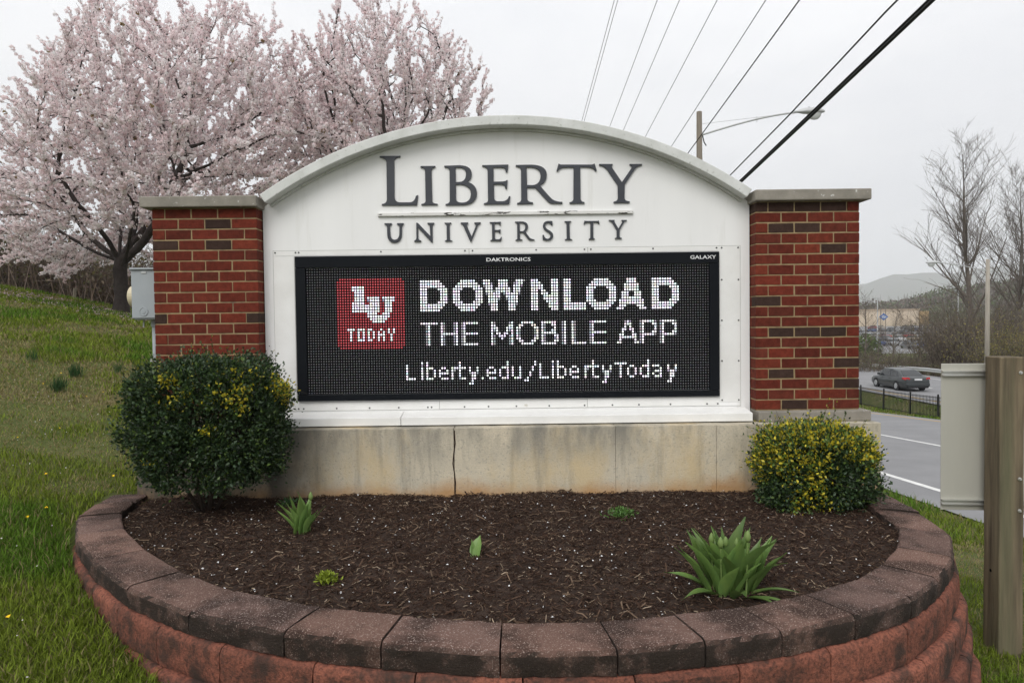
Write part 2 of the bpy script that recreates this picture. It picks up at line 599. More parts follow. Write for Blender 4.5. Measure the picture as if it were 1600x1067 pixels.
def ground(x, y):
    x = np.atleast_1d(np.asarray(x, float)); y = np.atleast_1d(np.asarray(y, float))
    z = np.empty_like(x)
    for s in range(0, len(x), 40000):
        q = np.stack([x[s:s + 40000], y[s:s + 40000]], 1)
        d = np.linalg.norm(q[:, None] - TP[None], axis=2)
        K = d * d * np.log(np.maximum(d, 1e-9))
        z[s:s + 40000] = K @ TW[:-3] + TW[-3] + q @ TW[-2:]
    Z = y - CAM[1]
    lot = -5.4 + .0183 * np.clip(Z - 120, 0, 190)
    r_ = np.hypot(x - 20, y - 20)
    t = smooth(75, 115, r_)
    z = np.clip(z, -7, 6) * (1 - t) + lot * t
    # carriageways
    u = x - .075 * Z
    wn_ = smooth(4.2, 5.2, u) * (1 - smooth(14.7, 16.5, u)) * (1 - smooth(70, 90, Z))
    z = z * (1 - wn_) + (road_z(Z) - .02) * wn_
    wf = smooth(22.0, 22.8, x) * (1 - smooth(33.2, 35, x)) * (1 - smooth(75, 95, Z)) * smooth(5, 20, Z)
    z = z * (1 - wf) + (FAR_Z - .02) * wf
    return z


def gz(x, y):
    return float(ground([x], [y])[0])


gx = np.unique(np.r_[np.arange(-12, 12.01, .3), np.arange(-30, 40, .8), np.arange(-120, 121, 6), np.arange(-420, 521, 25), np.linspace(-4000, 4000, 17)])
gy = np.unique(np.r_[np.arange(-5, 12.01, .3), np.arange(-12, 60, .8), np.arange(-40, 140, 6), np.arange(-60, 620, 25), np.linspace(700, 5000, 10)])
GX, GY = np.meshgrid(gx, gy, indexing='ij')
GZ = ground(GX.ravel(), GY.ravel()).reshape(GX.shape)
# inside the planter the ground stays under the bed
inside = (np.hypot(GX - .02, GY - .19) < 2.6) & (GY < .4)
GZ = np.where(inside, np.minimum(GZ, -.5), GZ)
GZ += (vnoise(np.c_[GX.ravel(), GY.ravel()], 1.3).reshape(GX.shape) - .5) * .035 * (np.hypot(GX, GY) < 40)
nx, ny = GX.shape
idx = np.arange(nx * ny).reshape(nx, ny)
T = np.stack([idx[:-1, :-1], idx[1:, :-1], idx[1:, 1:], idx[:-1, 1:]], -1).reshape(-1, 4)
ter = bulk('ground', np.c_[GX.ravel(), GY.ravel(), GZ.ravel()], T, M['ground'], smooth=True)
tag(ter, kind='structure')

# ------------------------------------------------------------------ roads


def strip(name, fx0, fx1, fz, Zs, m_, lift=0.0, parent=None):
    mb = MB()
    vs, fs = [], []
    for Z in Zs:
        y = Z + CAM[1]
        vs += [(fx0(Z), y, fz(Z) + lift), (fx1(Z), y, fz(Z) + lift)]
    for i in range(len(Zs) - 1):
        fs.append((2 * i, 2 * i + 1, 2 * i + 3, 2 * i + 2))
    mb.add(vs, fs)
    return mb.build(name, m_, parent)


rz = lambda Z: float(road_z(Z))
Zn = np.r_[np.arange(-25, 50, 2.5), np.arange(50, 86, 5)]
road = tag(strip('road', lambda Z: 5.3 + .075 * Z, lambda Z: 14.75 + .075 * Z, rz, Zn, M['asphalt']), kind='structure')
strip('edge_line', lambda Z: 6.05 + .075 * Z - .06, lambda Z: 6.05 + .075 * Z + .07, rz, Zn, M['line_white'], .004, road)
strip('yellow_line', lambda Z: 14.2 + .075 * Z - .07, lambda Z: 14.2 + .075 * Z + .07, rz, Zn, M['line_yellow'], .004, road)
for k in range(-2, 7):
    z0 = 13.3 + k * 12.2
    strip('lane_dash', lambda Z: 9.65 + .075 * Z - .06, lambda Z: 9.65 + .075 * Z + .06, rz, np.linspace(z0, z0 + 9.0, 4), M['line_white'], .004, road)
fz = lambda Z: FAR_Z
Zf = np.arange(18, 96, 4.0)
froad = tag(strip('far_road', lambda Z: 22.7, lambda Z: 33.4, fz, Zf, M['asphalt']), kind='structure')
strip('yellow_line', lambda Z: 23.35, lambda Z: 23.5, fz, Zf, M['line_yellow'], .004, froad)
strip('edge_line', lambda Z: 31.9, lambda Z: 32.03, fz, Zf, M['line_white'], .004, froad)
for k in range(6):
    z0 = 20 + k * 12.2
    strip('lane_dash', lambda Z: 27.55, lambda Z: 27.68, fz, np.linspace(z0, z0 + 3.4, 2), M['line_white'], .004, froad)

# distant car park, on the plane the terrain takes there
mb = MB()
lz = lambda Z: -5.4 + .0183 * min(max(Z - 120, 0), 190) + .06
vs = [(x, Z + CAM[1], lz(Z)) for Z in (126, 200, 296) for x in (58 + (Z - 126) * .1, 240)]
mb.add(vs, [(0, 1, 3, 2), (2, 3, 5, 4)])
tag(mb.build('parking_lot', M['lot']), kind='structure')

# ------------------------------------------------------------------ the monument sign
sign = thing('monument_sign', 'white arched university sign between two red brick pillars on a concrete footing', 'sign', (0, .2, 0))
SIGN_OFF = Vector((0, .2, 0))


def under(o, parent):
    """parent keeping the world position (parent has only a location)"""
    o.parent = parent
    w = Vector((0, 0, 0))
    p = parent
    while p is not None:
        w += p.location
        p = p.parent
    o.location = Vector(o.location) - w
    return o


# footing with two control joints and a crack
BY = -.16
HW = 2.80
mb = MB()
joint_x = [-2.80, -.415, .80, 1.56, 2.80]
for a, b in zip(joint_x[:-1], joint_x[1:]):
    n = 8
    xs = np.linspace(a + (.0022 if -2.7 < a < 0 else .0009 if a > 0 else 0), b - (.0022 if b < 0 else .0009 if b < 2.7 else 0), n)
    mb.box((xs[0], BY, -.9), (xs[-1], .80, .515))
foot = mb.build('concrete_footing', M['concrete'], bevel=.0025)
under(foot, sign)
mb = MB()
mb.box((-2.79, BY + .014, -.9), (2.79, .79, .509))
under(mb.build('joint_fill', M['soil']), foot)
# wandering crack beside the first joint
mb = MB()
cx = [(-.412, .50), (-.407, .40), (-.417, .33), (-.425, .25), (-.414, .17), (-.408, .10), (-.413, .0)]
for (x0, z0), (x1, z1) in zip(cx[:-1], cx[1:]):
    mb.add([(x0 - .004, BY - .0015, z0), (x0 + .005, BY - .0015, z0), (x1 + .005, BY - .0015, z1), (x1 - .004, BY - .0015, z1)], [(0, 1, 2, 3)])
under(mb.build('crack', M['soil']), foot)

# brick pillars
C_H, B_L, JT = .0803, .2032, .0095
PW, PD = 4 * B_L - JT, 3 * B_L - JT
BZ = .60


def brick_mesh(seed):
    r_ = random.Random(seed)
    bm = bmesh.new()
    L_, D_, H_ = B_L - JT, B_L / 2 - JT, C_H - JT
    vs = [bm.verts.new((x * L_ / 2 + r_.uniform(-.0012, .0012), y * D_ / 2 + r_.uniform(-.0012, .0012), z * H_ / 2 + r_.uniform(-.0012, .0012)))
          for x in (-1, 1) for y in (-1, 1) for z in (-1, 1)]
    for f in ((0, 1, 3, 2), (4, 6, 7, 5), (0, 4, 5, 1), (2, 3, 7, 6), (0, 2, 6, 4), (1, 5, 7, 3)):
        bm.faces.new([vs[i] for i in f])
    bmesh.ops.recalc_face_normals(bm, faces=bm.faces)
    bmesh.ops.bevel(bm, geom=list(bm.edges), offset=.0032, segments=1, affect='EDGES')
    me = bpy.data.meshes.new('brick')
    bm.to_mesh(me)
    bm.free()
    me.materials.append(M['brick'])
    return me


brick_meshes = [brick_mesh(i) for i in range(6)]


def brick_colour(dark, r_):
    if dark:
        c = (.060, .034, .026)
    else:
        c = r_.choice([(.185, .033, .018), (.165, .030, .017), (.195, .038, .020), (.145, .028, .016), (.175, .034, .019), (.155, .034, .02)])
    k = r_.uniform(.70, 1.04)
    return (c[0] * k, c[1] * k, c[2] * k, 1)


def pillar(x0, inner, darks, part_label, seed):
    """x0: left edge of the front face; inner: +1 if the sign board lies to the right"""
    r_ = random.Random(seed)
    mb = MB()
    e = .0055
    mb.box((x0 + e, e, BZ - .002), (x0 + PW - e, PD - e, BZ + 20 * C_H + .002))
    core = mb.build('brick_pillar', M['mortar'])
    core['label'] = part_label
    under(core, sign)
    back = MB()
    half = B_L / 2
    for c in range(20):                       # course 0 is the topmost
        z = BZ + (19 - c + .5) * C_H
        spots = []
        full = (c % 2 == 1)                   # odd courses show four stretchers
        if full:
            for k in range(4):
                spots.append((x0 + (k + .5) * B_L - JT / 2, half / 2 - JT / 4, 0, k, True))
                spots.append((x0 + (k + .5) * B_L - JT / 2, PD - half / 2 + JT / 4, 0, k, False))
            for side in (0, 1):
                x = x0 + (half / 2 - JT / 4 if side == 0 else PW - half / 2 + JT / 4)
                for k in range(2):
                    vis = (k == 0) and ((side == 1) == (inner > 0))
                    spots.append((x, half + (k + .5) * B_L - JT / 2, 1, 9, vis))
        else:
            for k in range(3):
                spots.append((x0 + half + (k + .5) * B_L - JT / 2, half / 2 - JT / 4, 0, k + 1, True))
                spots.append((x0 + half + (k + .5) * B_L - JT / 2, PD - half / 2 + JT / 4, 0, k + 1, False))
            for side in (0, 1):
                x = x0 + (half / 2 - JT / 4 if side == 0 else PW - half / 2 + JT / 4)
                for k in range(3):
                    spots.append((x, (k + .5) * B_L - JT / 2, 1, 0 if side == 0 else 4, k == 0))
        for (x, y, turn, col, vis) in spots:
            if vis:
                o = bpy.data.objects.new('brick', r_.choice(brick_meshes))
                o.rotation_euler = (0, 0, (math.pi / 2 if turn else 0) + (math.pi if r_.random() < .5 else 0))
                o.location = (x, y + r_.uniform(-.001, .001), z)
                o.color = brick_colour((c, col) in darks, r_)
                link(o)
                under(o, core)
            else:
                L_, D_ = (B_L - JT) / 2, (half - JT) / 2
                if turn: L_, D_ = D_, L_
                back.box((x - L_, y - D_, z - (C_H - JT) / 2), (x + L_, y + D_, z + (C_H - JT) / 2))
    o = back.build('brick_backing', M['brick'])
    o.color = (.21, .04, .02, 1)
    tag(o, kind='stuff')
    under(o, core)
    # cap stone (overhangs outside, flush towards the board) and stepped plinth
    ov = .062
    if inner > 0: cx0, cx1 = x0 - ov, x0 + PW + .02
    else: cx0, cx1 = x0 - .02, x0 + PW + ov
    mb = MB()
    mb.box((cx0, -.062, BZ + 20 * C_H + .001), (cx1, PD + .06, BZ + 20 * C_H + .084))
    under(mb.build('cap_stone', M['capstone'], bevel=.008), core)
    mb = MB()
    if inner > 0: px0, px1 = x0 - .062, x0 + PW
    else: px0, px1 = x0, x0 + PW + .062
    mb.box((px0, -.062, .516), (px1, PD + .06, BZ - .003))
    under(mb.build('plinth', M['capstone'], bevel=.008), core)
    return core


DL = {(1, 2), (3, 0), (3, 2), (10, 0), (10, 4), (15, 1)}
DR = {(0, 0), (0, 1), (0, 2), (0, 3), (2, 1), (2, 2), (4, 3), (9, 0), (12, 1), (12, 2), (12, 3), (15, 3), (16, 1), (17, 3), (19, 1)}
pillar(-1.916 - PW, 1, DL, 'red brick pillar with the grey electrical box on its side', 11)
pillar(1.916, -1, DR, 'red brick pillar with several dark brown bricks on the road side', 12)

# arched board
AR, AZ = 3.336, -.452
PY = .12
ARC_T = .072
PX = 1.911


def arc_z(x, r_):
    return AZ + math.sqrt(r_ * r_ - x * x)


xs = np.linspace(-PX, PX, 49)
mb = MB()
top = [(x, min(arc_z(x, AR - ARC_T) + .03, 99)) for x in xs]
ring = [(-PX, .55)] + top + [(PX, .55)]
nr = len(ring)
mb.add([(x, PY, z) for x, z in ring] + [(x, .32, z) for x, z in ring],
       [tuple(range(nr)), tuple(range(2 * nr - 1, nr - 1, -1))] + [(i, (i + 1) % nr, nr + (i + 1) % nr, nr + i) for i in range(nr)])
board = mb.build('sign_board', M['white_panel'])
under(board, sign)

th = math.asin(1.886 / AR)
an = np.linspace(-th, th, 61)
mb = MB()
vs, fs = [], []
for a in an:
    for (r_, y) in ((AR - ARC_T, -.02), (AR, -.02), (AR, .46), (AR - ARC_T, .46)):
        vs.append((r_ * math.sin(a), y, AZ + r_ * math.cos(a)))
for i in range(len(an) - 1):
    for k in range(4):
        fs.append((4 * i + k, 4 * i + (k + 1) % 4, 4 * i + 4 + (k + 1) % 4, 4 * i + 4 + k))
fs += [(0, 1, 2, 3), tuple(4 * (len(an) - 1) + k for k in (3, 2, 1, 0))]
mb.add(vs, fs)
arch = mb.build('arched_cap', M['arch'], bevel=.006)
under(arch, sign)
mb = MB()      # narrow shadow trim under the arch
vs, fs = [], []
for a in an:
    for (r_, y) in ((AR - ARC_T - .016, .085), (AR - ARC_T - .001, .085), (AR - ARC_T - .001, .118), (AR - ARC_T - .016, .118)):
        vs.append((r_ * math.sin(a), y, AZ + r_ * math.cos(a)))
for i in range(len(an) - 1):
    for k in range(4):
        fs.append((4 * i + k, 4 * i + (k + 1) % 4, 4 * i + 4 + (k + 1) % 4, 4 * i + 4 + k))
fs += [(0, 1, 2, 3), tuple(4 * (len(an) - 1) + k for k in (3, 2, 1, 0))]
mb.add(vs, fs)
under(mb.build('arch_trim', M['arch']), arch)

# ledge under the board: upright face with a sloping top, in two lengths
for a, b in ((-1.884, -.83), (-.826, 1.872)):
    mb = MB()
    mb.add([(a, -.055, .524), (b, -.055, .524), (b, -.055, .588), (a, -.055, .588), (a, .117, .524), (b, .117, .524), (b, .117, .612), (a, .117, .612)],
           [(0, 1, 2, 3), (3, 2, 6, 7), (4, 7, 6, 5), (0, 4, 5, 1), (1, 5, 6, 2), (0, 3, 7, 4)])
    under(mb.build('ledge', M['white_trim'], bevel=.004), sign)

# retainer strips round the display
strips = [((-1.836, 1.845), (-.30, 1.884)), ((-.296, 1.8455), (.635, 1.8845)), ((.639, 1.845), (1.668, 1.884)), ((1.673, .655), (1.836, 1.884)), ((-1.836, .694), (-1.672, 1.841)),
          ((-1.836, .625), (-.55, .690)), ((-.546, .626), (.62, .692)), ((.624, .628), (1.669, .694))]
for (x0, z0), (x1, z1) in strips:
    mb = MB()
    mb.box((x0, .1165, z0), (x1, .1195, z1))
    under(mb.build('retainer_strip', M['white_trim'], bevel=.0008, seg=1), board)
M['seam'] = mat('seam', (.30, .30, .275), (.42, .42, .39), scale=5, rough=.8)
for (x0, z0), (x1, z1) in (((-1.84, 1.8852), (1.84, 1.8876)), ((1.8365, .625), (1.8385, 1.885)), ((-1.8385, .625), (-1.8365, 1.885)), ((-1.84, .6215), (1.84, .6243)), ((-1.6715, .692), (-1.6695, 1.843)), ((1.6695, .696), (1.6722, 1.843)),
                           ((-.2992, 1.8455), (-.2966, 1.8845)), ((.6355, 1.8455), (.6385, 1.8845)), ((-.549, .626), (-.5465, .690)), ((.6205, .628), (.6235, .692))):
    mb = MB()
    mb.box((x0, .1183, z0), (x1, .1199, z1))
    under(mb.build('seam', M['seam']), board)
sm = MB()
sm.lathe([(.0068, .0), (.0068, -.003), (.004, -.0045)], n=8, axis='y')
so = sm.build('screw', M['screw'])
screw_me = so.data
bpy.data.objects.remove(so)
spots = [(x, 1.871) for x in (-1.82, -1.66, -1.635, -.99, -.33, -.27, .23, .61, .66, 1.15, 1.65, 1.69, 1.82)]
spots += [(x, z) for x in (1.690, 1.822) for z in (1.62, 1.30, .98, .67)]
spots += [(x, .642) for x in (-1.66, -1.62, -1.36, -1.1, -.87, -.64, -.61, -.35, -.16, .06, .32, .60, .82, 1.03, 1.28, 1.57, 1.655)]
for x, z in spots:
    o = bpy.data.objects.new('screw', screw_me)
    o.location = (x, .1166, z)
    link(o)
    under(o, board)

# lettering, outlines in the pixels of two enlarged crops, cast onto the board
Z5 = (580., 230., 6.668)
Z6 = (790., 230., 6.668)
G = {
    'L': (Z5, 'M 90 95 L 302 93 L 302 106 Q 240 108 238 150 L 240 510 Q 242 575 300 577 L 400 577 Q 455 575 466 510 L 486 502 L 476 600 L 470 605 L 112 606 L 112 594 Q 165 592 165 540 L 160 160 Q 158 115 90 108 Z'),
    'I': (Z5, 'M 515 200 L 666 198 L 666 210 Q 632 212 626 250 L 634 560 Q 640 592 690 592 L 690 602 L 524 604 L 524 594 Q 566 590 568 560 L 562 250 Q 560 214 515 212 Z'),
    'B': (Z5, 'M 763 196 L 920 191 Q 1050 195 1046 285 Q 1042 340 1000 362 Q 1105 395 1100 490 Q 1090 600 950 603 L 776 605 L 776 594 Q 818 590 820 560 L 818 250 Q 815 210 763 208 Z M 876 212 L 930 212 Q 992 222 988 290 Q 984 358 925 364 L 880 366 Z M 880 390 L 930 388 Q 1040 400 1040 490 Q 1035 578 950 580 Q 884 580 882 540 Z'),
    'E': (Z5, 'M 1158 190 L 1428 184 L 1416 262 L 1404 262 Q 1402 212 1360 212 L 1272 212 L 1274 362 L 1370 360 Q 1405 358 1410 346 L 1420 346 L 1412 434 L 1400 434 Q 1396 390 1360 388 L 1276 388 L 1280 530 Q 1284 566 1320 566 L 1370 566 Q 1425 560 1435 514 L 1448 514 L 1440 580 Q 1436 594 1420 594 L 1175 596 L 1175 586 Q 1216 582 1218 556 L 1214 250 Q 1212 204 1158 200 Z'),
    'R': (Z6, 'M 108 188 L 270 185 Q 428 190 428 290 Q 424 370 356 400 Q 430 490 480 540 Q 520 572 590 572 L 590 588 L 480 588 Q 450 580 420 545 L 310 425 L 222 422 L 224 540 Q 228 574 284 576 L 284 590 L 122 594 L 122 582 Q 162 578 164 545 L 162 250 Q 160 202 108 200 Z M 216 210 L 270 210 Q 366 220 366 300 Q 362 392 280 398 L 222 396 Z'),
    'T': (Z6, 'M 552 175 L 570 184 L 900 184 L 926 174 L 948 245 L 936 250 Q 915 214 870 210 L 776 208 L 780 540 Q 786 572 820 574 L 820 586 L 668 588 L 668 576 Q 706 570 708 540 L 710 210 L 610 212 Q 560 218 544 252 L 532 250 Z'),
    'Y': (Z6, 'M 976 178 L 1114 178 L 1114 190 Q 1098 196 1112 222 L 1212 368 L 1312 222 Q 1330 196 1294 190 L 1294 178 L 1420 178 L 1420 190 Q 1370 196 1340 240 L 1240 390 L 1238 530 Q 1240 564 1292 566 L 1292 580 L 1128 582 L 1128 570 Q 1170 564 1172 530 L 1170 400 L 1062 240 Q 1020 190 976 190 Z'),
    'U': (Z5, 'M 140 794 L 212 794 L 212 806 Q 192 808 192 840 L 196 900 Q 200 965 245 966 Q 292 964 294 900 L 296 840 Q 294 808 270 806 L 270 794 L 336 793 L 336 805 Q 318 808 318 840 L 318 900 Q 314 992 242 994 Q 172 992 168 910 L 166 840 Q 164 808 140 806 Z'),
    'N': (Z5, 'M 470 788 L 486 792 L 618 930 L 612 840 Q 612 804 588 802 L 588 790 L 654 789 L 654 800 Q 634 804 636 840 L 638 990 L 628 990 L 484 832 L 488 940 Q 490 970 518 974 L 518 984 L 450 986 L 450 974 Q 472 970 472 940 Z'),
    'V': (Z5, 'M 934 787 L 1008 786 L 1008 798 Q 990 802 1000 830 L 1046 934 L 1088 830 Q 1098 802 1076 798 L 1076 786 L 1138 784 L 1138 795 Q 1116 800 1104 830 L 1042 984 L 1034 984 L 964 830 Q 950 800 934 798 Z'),
    'S': (Z6, 'M 486 772 L 488 812 L 476 812 Q 470 788 440 788 Q 412 792 412 824 Q 414 846 450 866 Q 496 890 494 925 Q 488 970 436 972 Q 406 972 388 962 L 386 916 L 398 916 Q 406 956 438 956 Q 468 952 468 922 Q 466 900 436 882 Q 390 858 390 822 Q 394 774 444 770 Q 466 770 486 772 Z'),
}


def parse(path):
    loops, cur, t = [], [], path.split()
    i = 0
    while i < len(t):
        if t[i] == 'M':
            cur = [(float(t[i + 1]), float(t[i + 2]))]; i += 3
        elif t[i] == 'L':
            cur.append((float(t[i + 1]), float(t[i + 2]))); i += 3
        elif t[i] == 'Q':
            p0 = cur[-1]; c = (float(t[i + 1]), float(t[i + 2])); p1 = (float(t[i + 3]), float(t[i + 4])); i += 5
            for k in range(1, 8):
                s = k / 7
                cur.append(tuple((1 - s) ** 2 * p0[j] + 2 * s * (1 - s) * c[j] + s * s * p1[j] for j in (0, 1)))
        else:
            loops.append(cur); i += 1
    return loops


def outline_object(name, loops, y_front, depth, m_, bevel=0.0):
    """loops of world (x, z) -> extruded solid whose face looks at -y"""
    cu = bpy.data.curves.new(name, 'CURVE')
    cu.dimensions = '2D'
    cu.fill_mode = 'BOTH'
    cu.extrude = depth / 2
    cu.bevel_depth = bevel
    cu.bevel_resolution = 1
    for lp in loops:
        sp = cu.splines.new('POLY')
        sp.points.add(len(lp) - 1)
        for p, (x, z) in zip(sp.points, lp):
            p.co = (x, z, 0, 1)
        sp.use_cyclic_u = True
    tmp = bpy.data.objects.new(name, cu)
    COL.objects.link(tmp)
    dg = bpy.context.evaluated_depsgraph_get()
    me = bpy.data.meshes.new_from_object(tmp.evaluated_get(dg))
    bpy.data.objects.remove(tmp)
    for v in me.vertices:
        x, z, d = v.co
        v.co = (x, y_front + depth / 2 - d, z)
    me.name = name
    me.materials.clear()
    me.materials.append(m_)
    o = bpy.data.objects.new(name, me)
    return link(o)


LY = PY - .012


def cast_loops(loops, zm):
    out = []
    for lp in loops:
        q = [on_y(zm[0] + x / zm[2], zm[1] + y / zm[2], LY) for x, y in lp]
        out.append([(p[0], p[2]) for p in q])
    return out


def letter(ch, box=None):
    zm, path = G[ch]
    loops = parse(path)
    if box:
        zm2, x0, x1, y0, y1 = box
        ax = [p[0] for lp in loops for p in lp]; ay = [p[1] for lp in loops for p in lp]
        kx, ky = (x1 - x0) / (max(ax) - min(ax)), (y1 - y0) / (max(ay) - min(ay))
        loops = [[(x0 + (x - min(ax)) * kx, y0 + (y - min(ay)) * ky) for x, y in lp] for lp in loops]
        zm = zm2
    o = outline_object('letter', cast_loops(loops, zm), LY - .001, .0125, M['letter'], .0012)
    under(o, board)


for ch in 'LIBERTYUNVS':
    letter(ch)
letter('I', (Z5, 766, 842, 788, 980))
letter('E', (Z5, 1236, 1358, 780, 976))
letter('R', (Z6, 100, 298, 776, 972))
letter('I', (Z6, 616, 692, 772, 966))
letter('T', (Z6, 816, 978, 766, 962))
letter('Y', (Z6, 1078, 1262, 760, 954))
a = on_y(590, 335.5, .105); b = on_y(989, 331.5, .105)
mb = MB()
mb.box((a[0], .098, (a[2] + b[2]) / 2 - .0135), (b[0], .1185, (a[2] + b[2]) / 2 + .0135))
bar = mb.build('underline_bar', M['flaking'], bevel=.004)
bar['label'] = 'white bar with flaking paint between the two words'
under(bar, board)

# ------------------------------------------------------------------ message display
disp = thing('message_display', 'black electronic message board with lit dots set in the white sign', 'display', (0, .12, .705))
X0, X1, D0, D1 = -1.660, 1.664, .703, 1.838
LX0, LX1, LZ0, LZ1 = -1.581, 1.588, .753, 1.748
for (a, b) in (((X0, LZ1 + .002), (X1, D1)), ((X0, D0), (X1, LZ0 - .002)), ((X0, LZ0), (LX0, LZ1)), ((LX1, LZ0), (X1, LZ1))):
    mb = MB()
    mb.box((a[0], .092, a[1]), (b[0], .1185, b[1]))
    under(mb.build('cabinet_frame', M['cabinet'], bevel=.002, seg=1), disp)
mb = MB()
mb.box((LX0 + .001, .112, LZ0 + .001), (LX1 - .001, .1186, LZ1 - .001))
face = mb.build('display_face', M['louvre'])
under(face, disp)

# dot matrix, 160 x 48
NC, NR = 160, 48
grid = np.zeros((NR, NC, 3))
WHT = np.array([1.0, 1.0, 1.06])
DIM = np.array([.22, .22, .25])


def put(rows, c0, r0, col=WHT):
    for r_, s in enumerate(rows):
        for c_, ch in enumerate(s):
            if ch == '#': grid[r0 + r_, c0 + c_] = col
            elif ch == '+': grid[r0 + r_, c0 + c_] = DIM


RED = np.array([.24, .003, .009])
for r_ in range(4, 31):
    for c_ in range(12, 39):
        if not (r_ in (4, 30) and c_ in (12, 38)): grid[r_, c_] = RED
logo = ['#####', '#####', ' ####', ' ####', ' #######+ #####', ' #######   ####', '###########  ###', '###########  ###', '###########  ###', '###########  ###',
        '      ####  ###', '      ####  ###', '      ########', '        #####']
logo = ['#####', '#####', ' ####', ' ####', ' #### ##### #####', ' #### +#### +####', '#####  ####  ###', '###########  ###', '###########  ###', '###########  ###',
        '      ####  ###', '      #########', '       #######', '        #####']
put(logo, 18, 7)
put(['### ### ##   #  # #', ' #  # # # # # # # #', ' #  # # # # ###  # ', ' #  # # # # # #  # ', ' #  ### ##  # #  # '], 16, 23)
D_ = ['########   ', '#########  ', '########## ', '###    ####', '###     ###', '###     ###', '###     ###', '###     ###', '###    ####', '########## ', '#########  ', '########   ']
O_ = ['   ######   ', '  ########  ', ' ########## ', '####    ####', '###      ###', '###      ###', '###      ###', '###      ###', '####    ####', ' ########## ', '  ########  ', '   ######   ']
W_ = ['+###  +###+  ###+', '+###  #####  ###+', ' ###  #####  ### ', ' ###  #####  ### ', ' +### ## ## ###+ ', '  ### ## ## ###  ', '  ###### ######  ', '  +##### #####+  ', '   ####   ####   ', '   ####   ####   ', '   ####   ####   ', '   +##+   +##+   ']
W_ = ['###   ####   ###+', '###+  ####  +### ', '+###  ####  ###+ ', ' ### ###### ###  ', ' ###+###### ###  ', ' +##### +#####+  ', '  #####  #####   ', '  ####+  +####   ', '  ####    ####   ', '  +###    ###+   ', '   ###    ###    ', '   ###    ###    ']
N_ = ['###     ###', '####    ###', '#####   ###', '#####   ###', '### ##  ###', '### ### ###', '###  ######', '###  ######', '###   #####', '###    ####', '###    ####', '###     ###']
L_ = ['###      '] * 9 + ['#########'] * 3
A_ = ['    ####    ', '    ####    ', '   ######   ', '   ######   ', '   ######   ', '  ###  ###  ', '  ###  ###  ', '  ########  ', ' ########## ', ' ########## ', ' ###    ### ', '###      ###']
for g, c_ in ((D_, 45), (O_, 58), (W_, 70), (N_, 89), (L_, 102), (O_, 111), (A_, 123), (D_, 137)):
    put(g, c_, 5)
F2 = {
    'T': ['#######'] + ['  +#   '] * 8,
    'H': ['#+   +#'] * 4 + ['#######'] + ['#+   +#'] * 4,
    'E': ['+######', '+#     ', '+#     ', '+#     ', '+######', '+#     ', '+#     ', '+#     ', '+######'],
    'M': ['#+     +#', '##     ##', '###   ###', '#+#   #+#', '# ## ## #', '#+ ### +#', '#+  #  +#', '#+     +#', '#+     +#'],
    'O': ['  #####  ', ' ##   ## ', '##     ##', '#+     +#', '#+     +#', '#+     +#', '##     ##', ' ##   ## ', '  #####  '],
    'B': ['###### ', '#+  ## ', '#+   # ', '#+  ## ', '###### ', '#+   ##', '#+   +#', '#+   ##', '###### '],
    'I': ['+#'] * 9,
    'L': ['#+    '] * 8 + ['######'],
    'A': ['   +#+   ', '   ###   ', '   # #   ', '  ## ##  ', '  #   #  ', ' ##   ## ', ' ####### ', ' #     # ', '##     ##'],
    'P': ['+#####+', '+#   ##', '+#    #', '+#    #', '+#   ##', '+#####+', '+#     ', '+#     ', '+#     '],
}
for ch, c_ in zip('THEMOBILEAPP', (45, 53, 61, 73, 83, 93, 101, 105, 112, 123, 132, 140)):
    put(F2[ch], c_, 21)
F3 = {   # nine rows: ascender .. descender
    'L': ['', '#   ', '#   ', '#   ', '#   ', '#   ', '####', '', ''],
    'i': ['#', '+', '#', '#', '#', '#', '#', '', ''],
    'b': ['#   ', '#   ', '### ', '#  #', '#  #', '#  #', '### ', '', ''],
    'e': ['', '', ' ## ', '#  #', '####', '#   ', ' ###', '', ''],
    'r': ['', '', '###', '#+ ', '#  ', '#  ', '#  ', '', ''],
    't': ['#  ', '#  ', '###', '#  ', '#  ', '#  ', '+##', '', ''],
    'y': ['', '', '#  #', '#  #', '+##+', ' ## ', ' ## ', ' #  ', '##  '],
    '.': ['', '', '', '', '', '', '#', '', ''],
    'd': ['   #', '   #', ' ###', '#  #', '#  #', '#  #', ' ###', '', ''],
    'u': ['', '', '#  #', '#  #', '#  #', '#  #', ' ###', '', ''],
    '/': ['    #', '    #', '   # ', '   # ', '  #  ', '  #  ', ' #   ', '##   ', ''],
    'T': ['', '#####', '  #  ', '  #  ', '  #  ', '  #  ', '  #  ', '', ''],
    'o': ['', '', ' ## ', '#  #', '#  #', '#  #', ' ## ', '', ''],
    'a': ['', '', '### ', '   #', ' ###', '#  #', ' ###', '', ''],
}
for ch, c_ in zip('Liberty.edu/LibertyToday', (39, 45, 47, 52, 57, 60, 64, 69, 71, 76, 81, 86, 92, 97, 99, 104, 110, 113, 117, 122, 127, 132, 137, 143)):
    put(F3[ch], c_, 36)
cc, rr = np.meshgrid(np.arange(NC), np.arange(NR))
cxs = -1.571 + cc.ravel() * (1.580 + 1.571) / 159
czs = 1.737 - rr.ravel() * (1.737 - .764) / 47
col = grid.reshape(-1, 3).copy()
lit = col.max(1) > 0
hs = np.where(lit, .0051, .0042)
tint = 1 + rng.normal(0, .10, col.shape)
off = np.array([.060, .060, .066]) * np.clip(1 + rng.normal(0, .35, col.shape), .2, 2) * .12
col = np.where(lit[:, None], col * np.clip(tint, .6, 1.3), off)
n = len(cxs)
yy = .1085
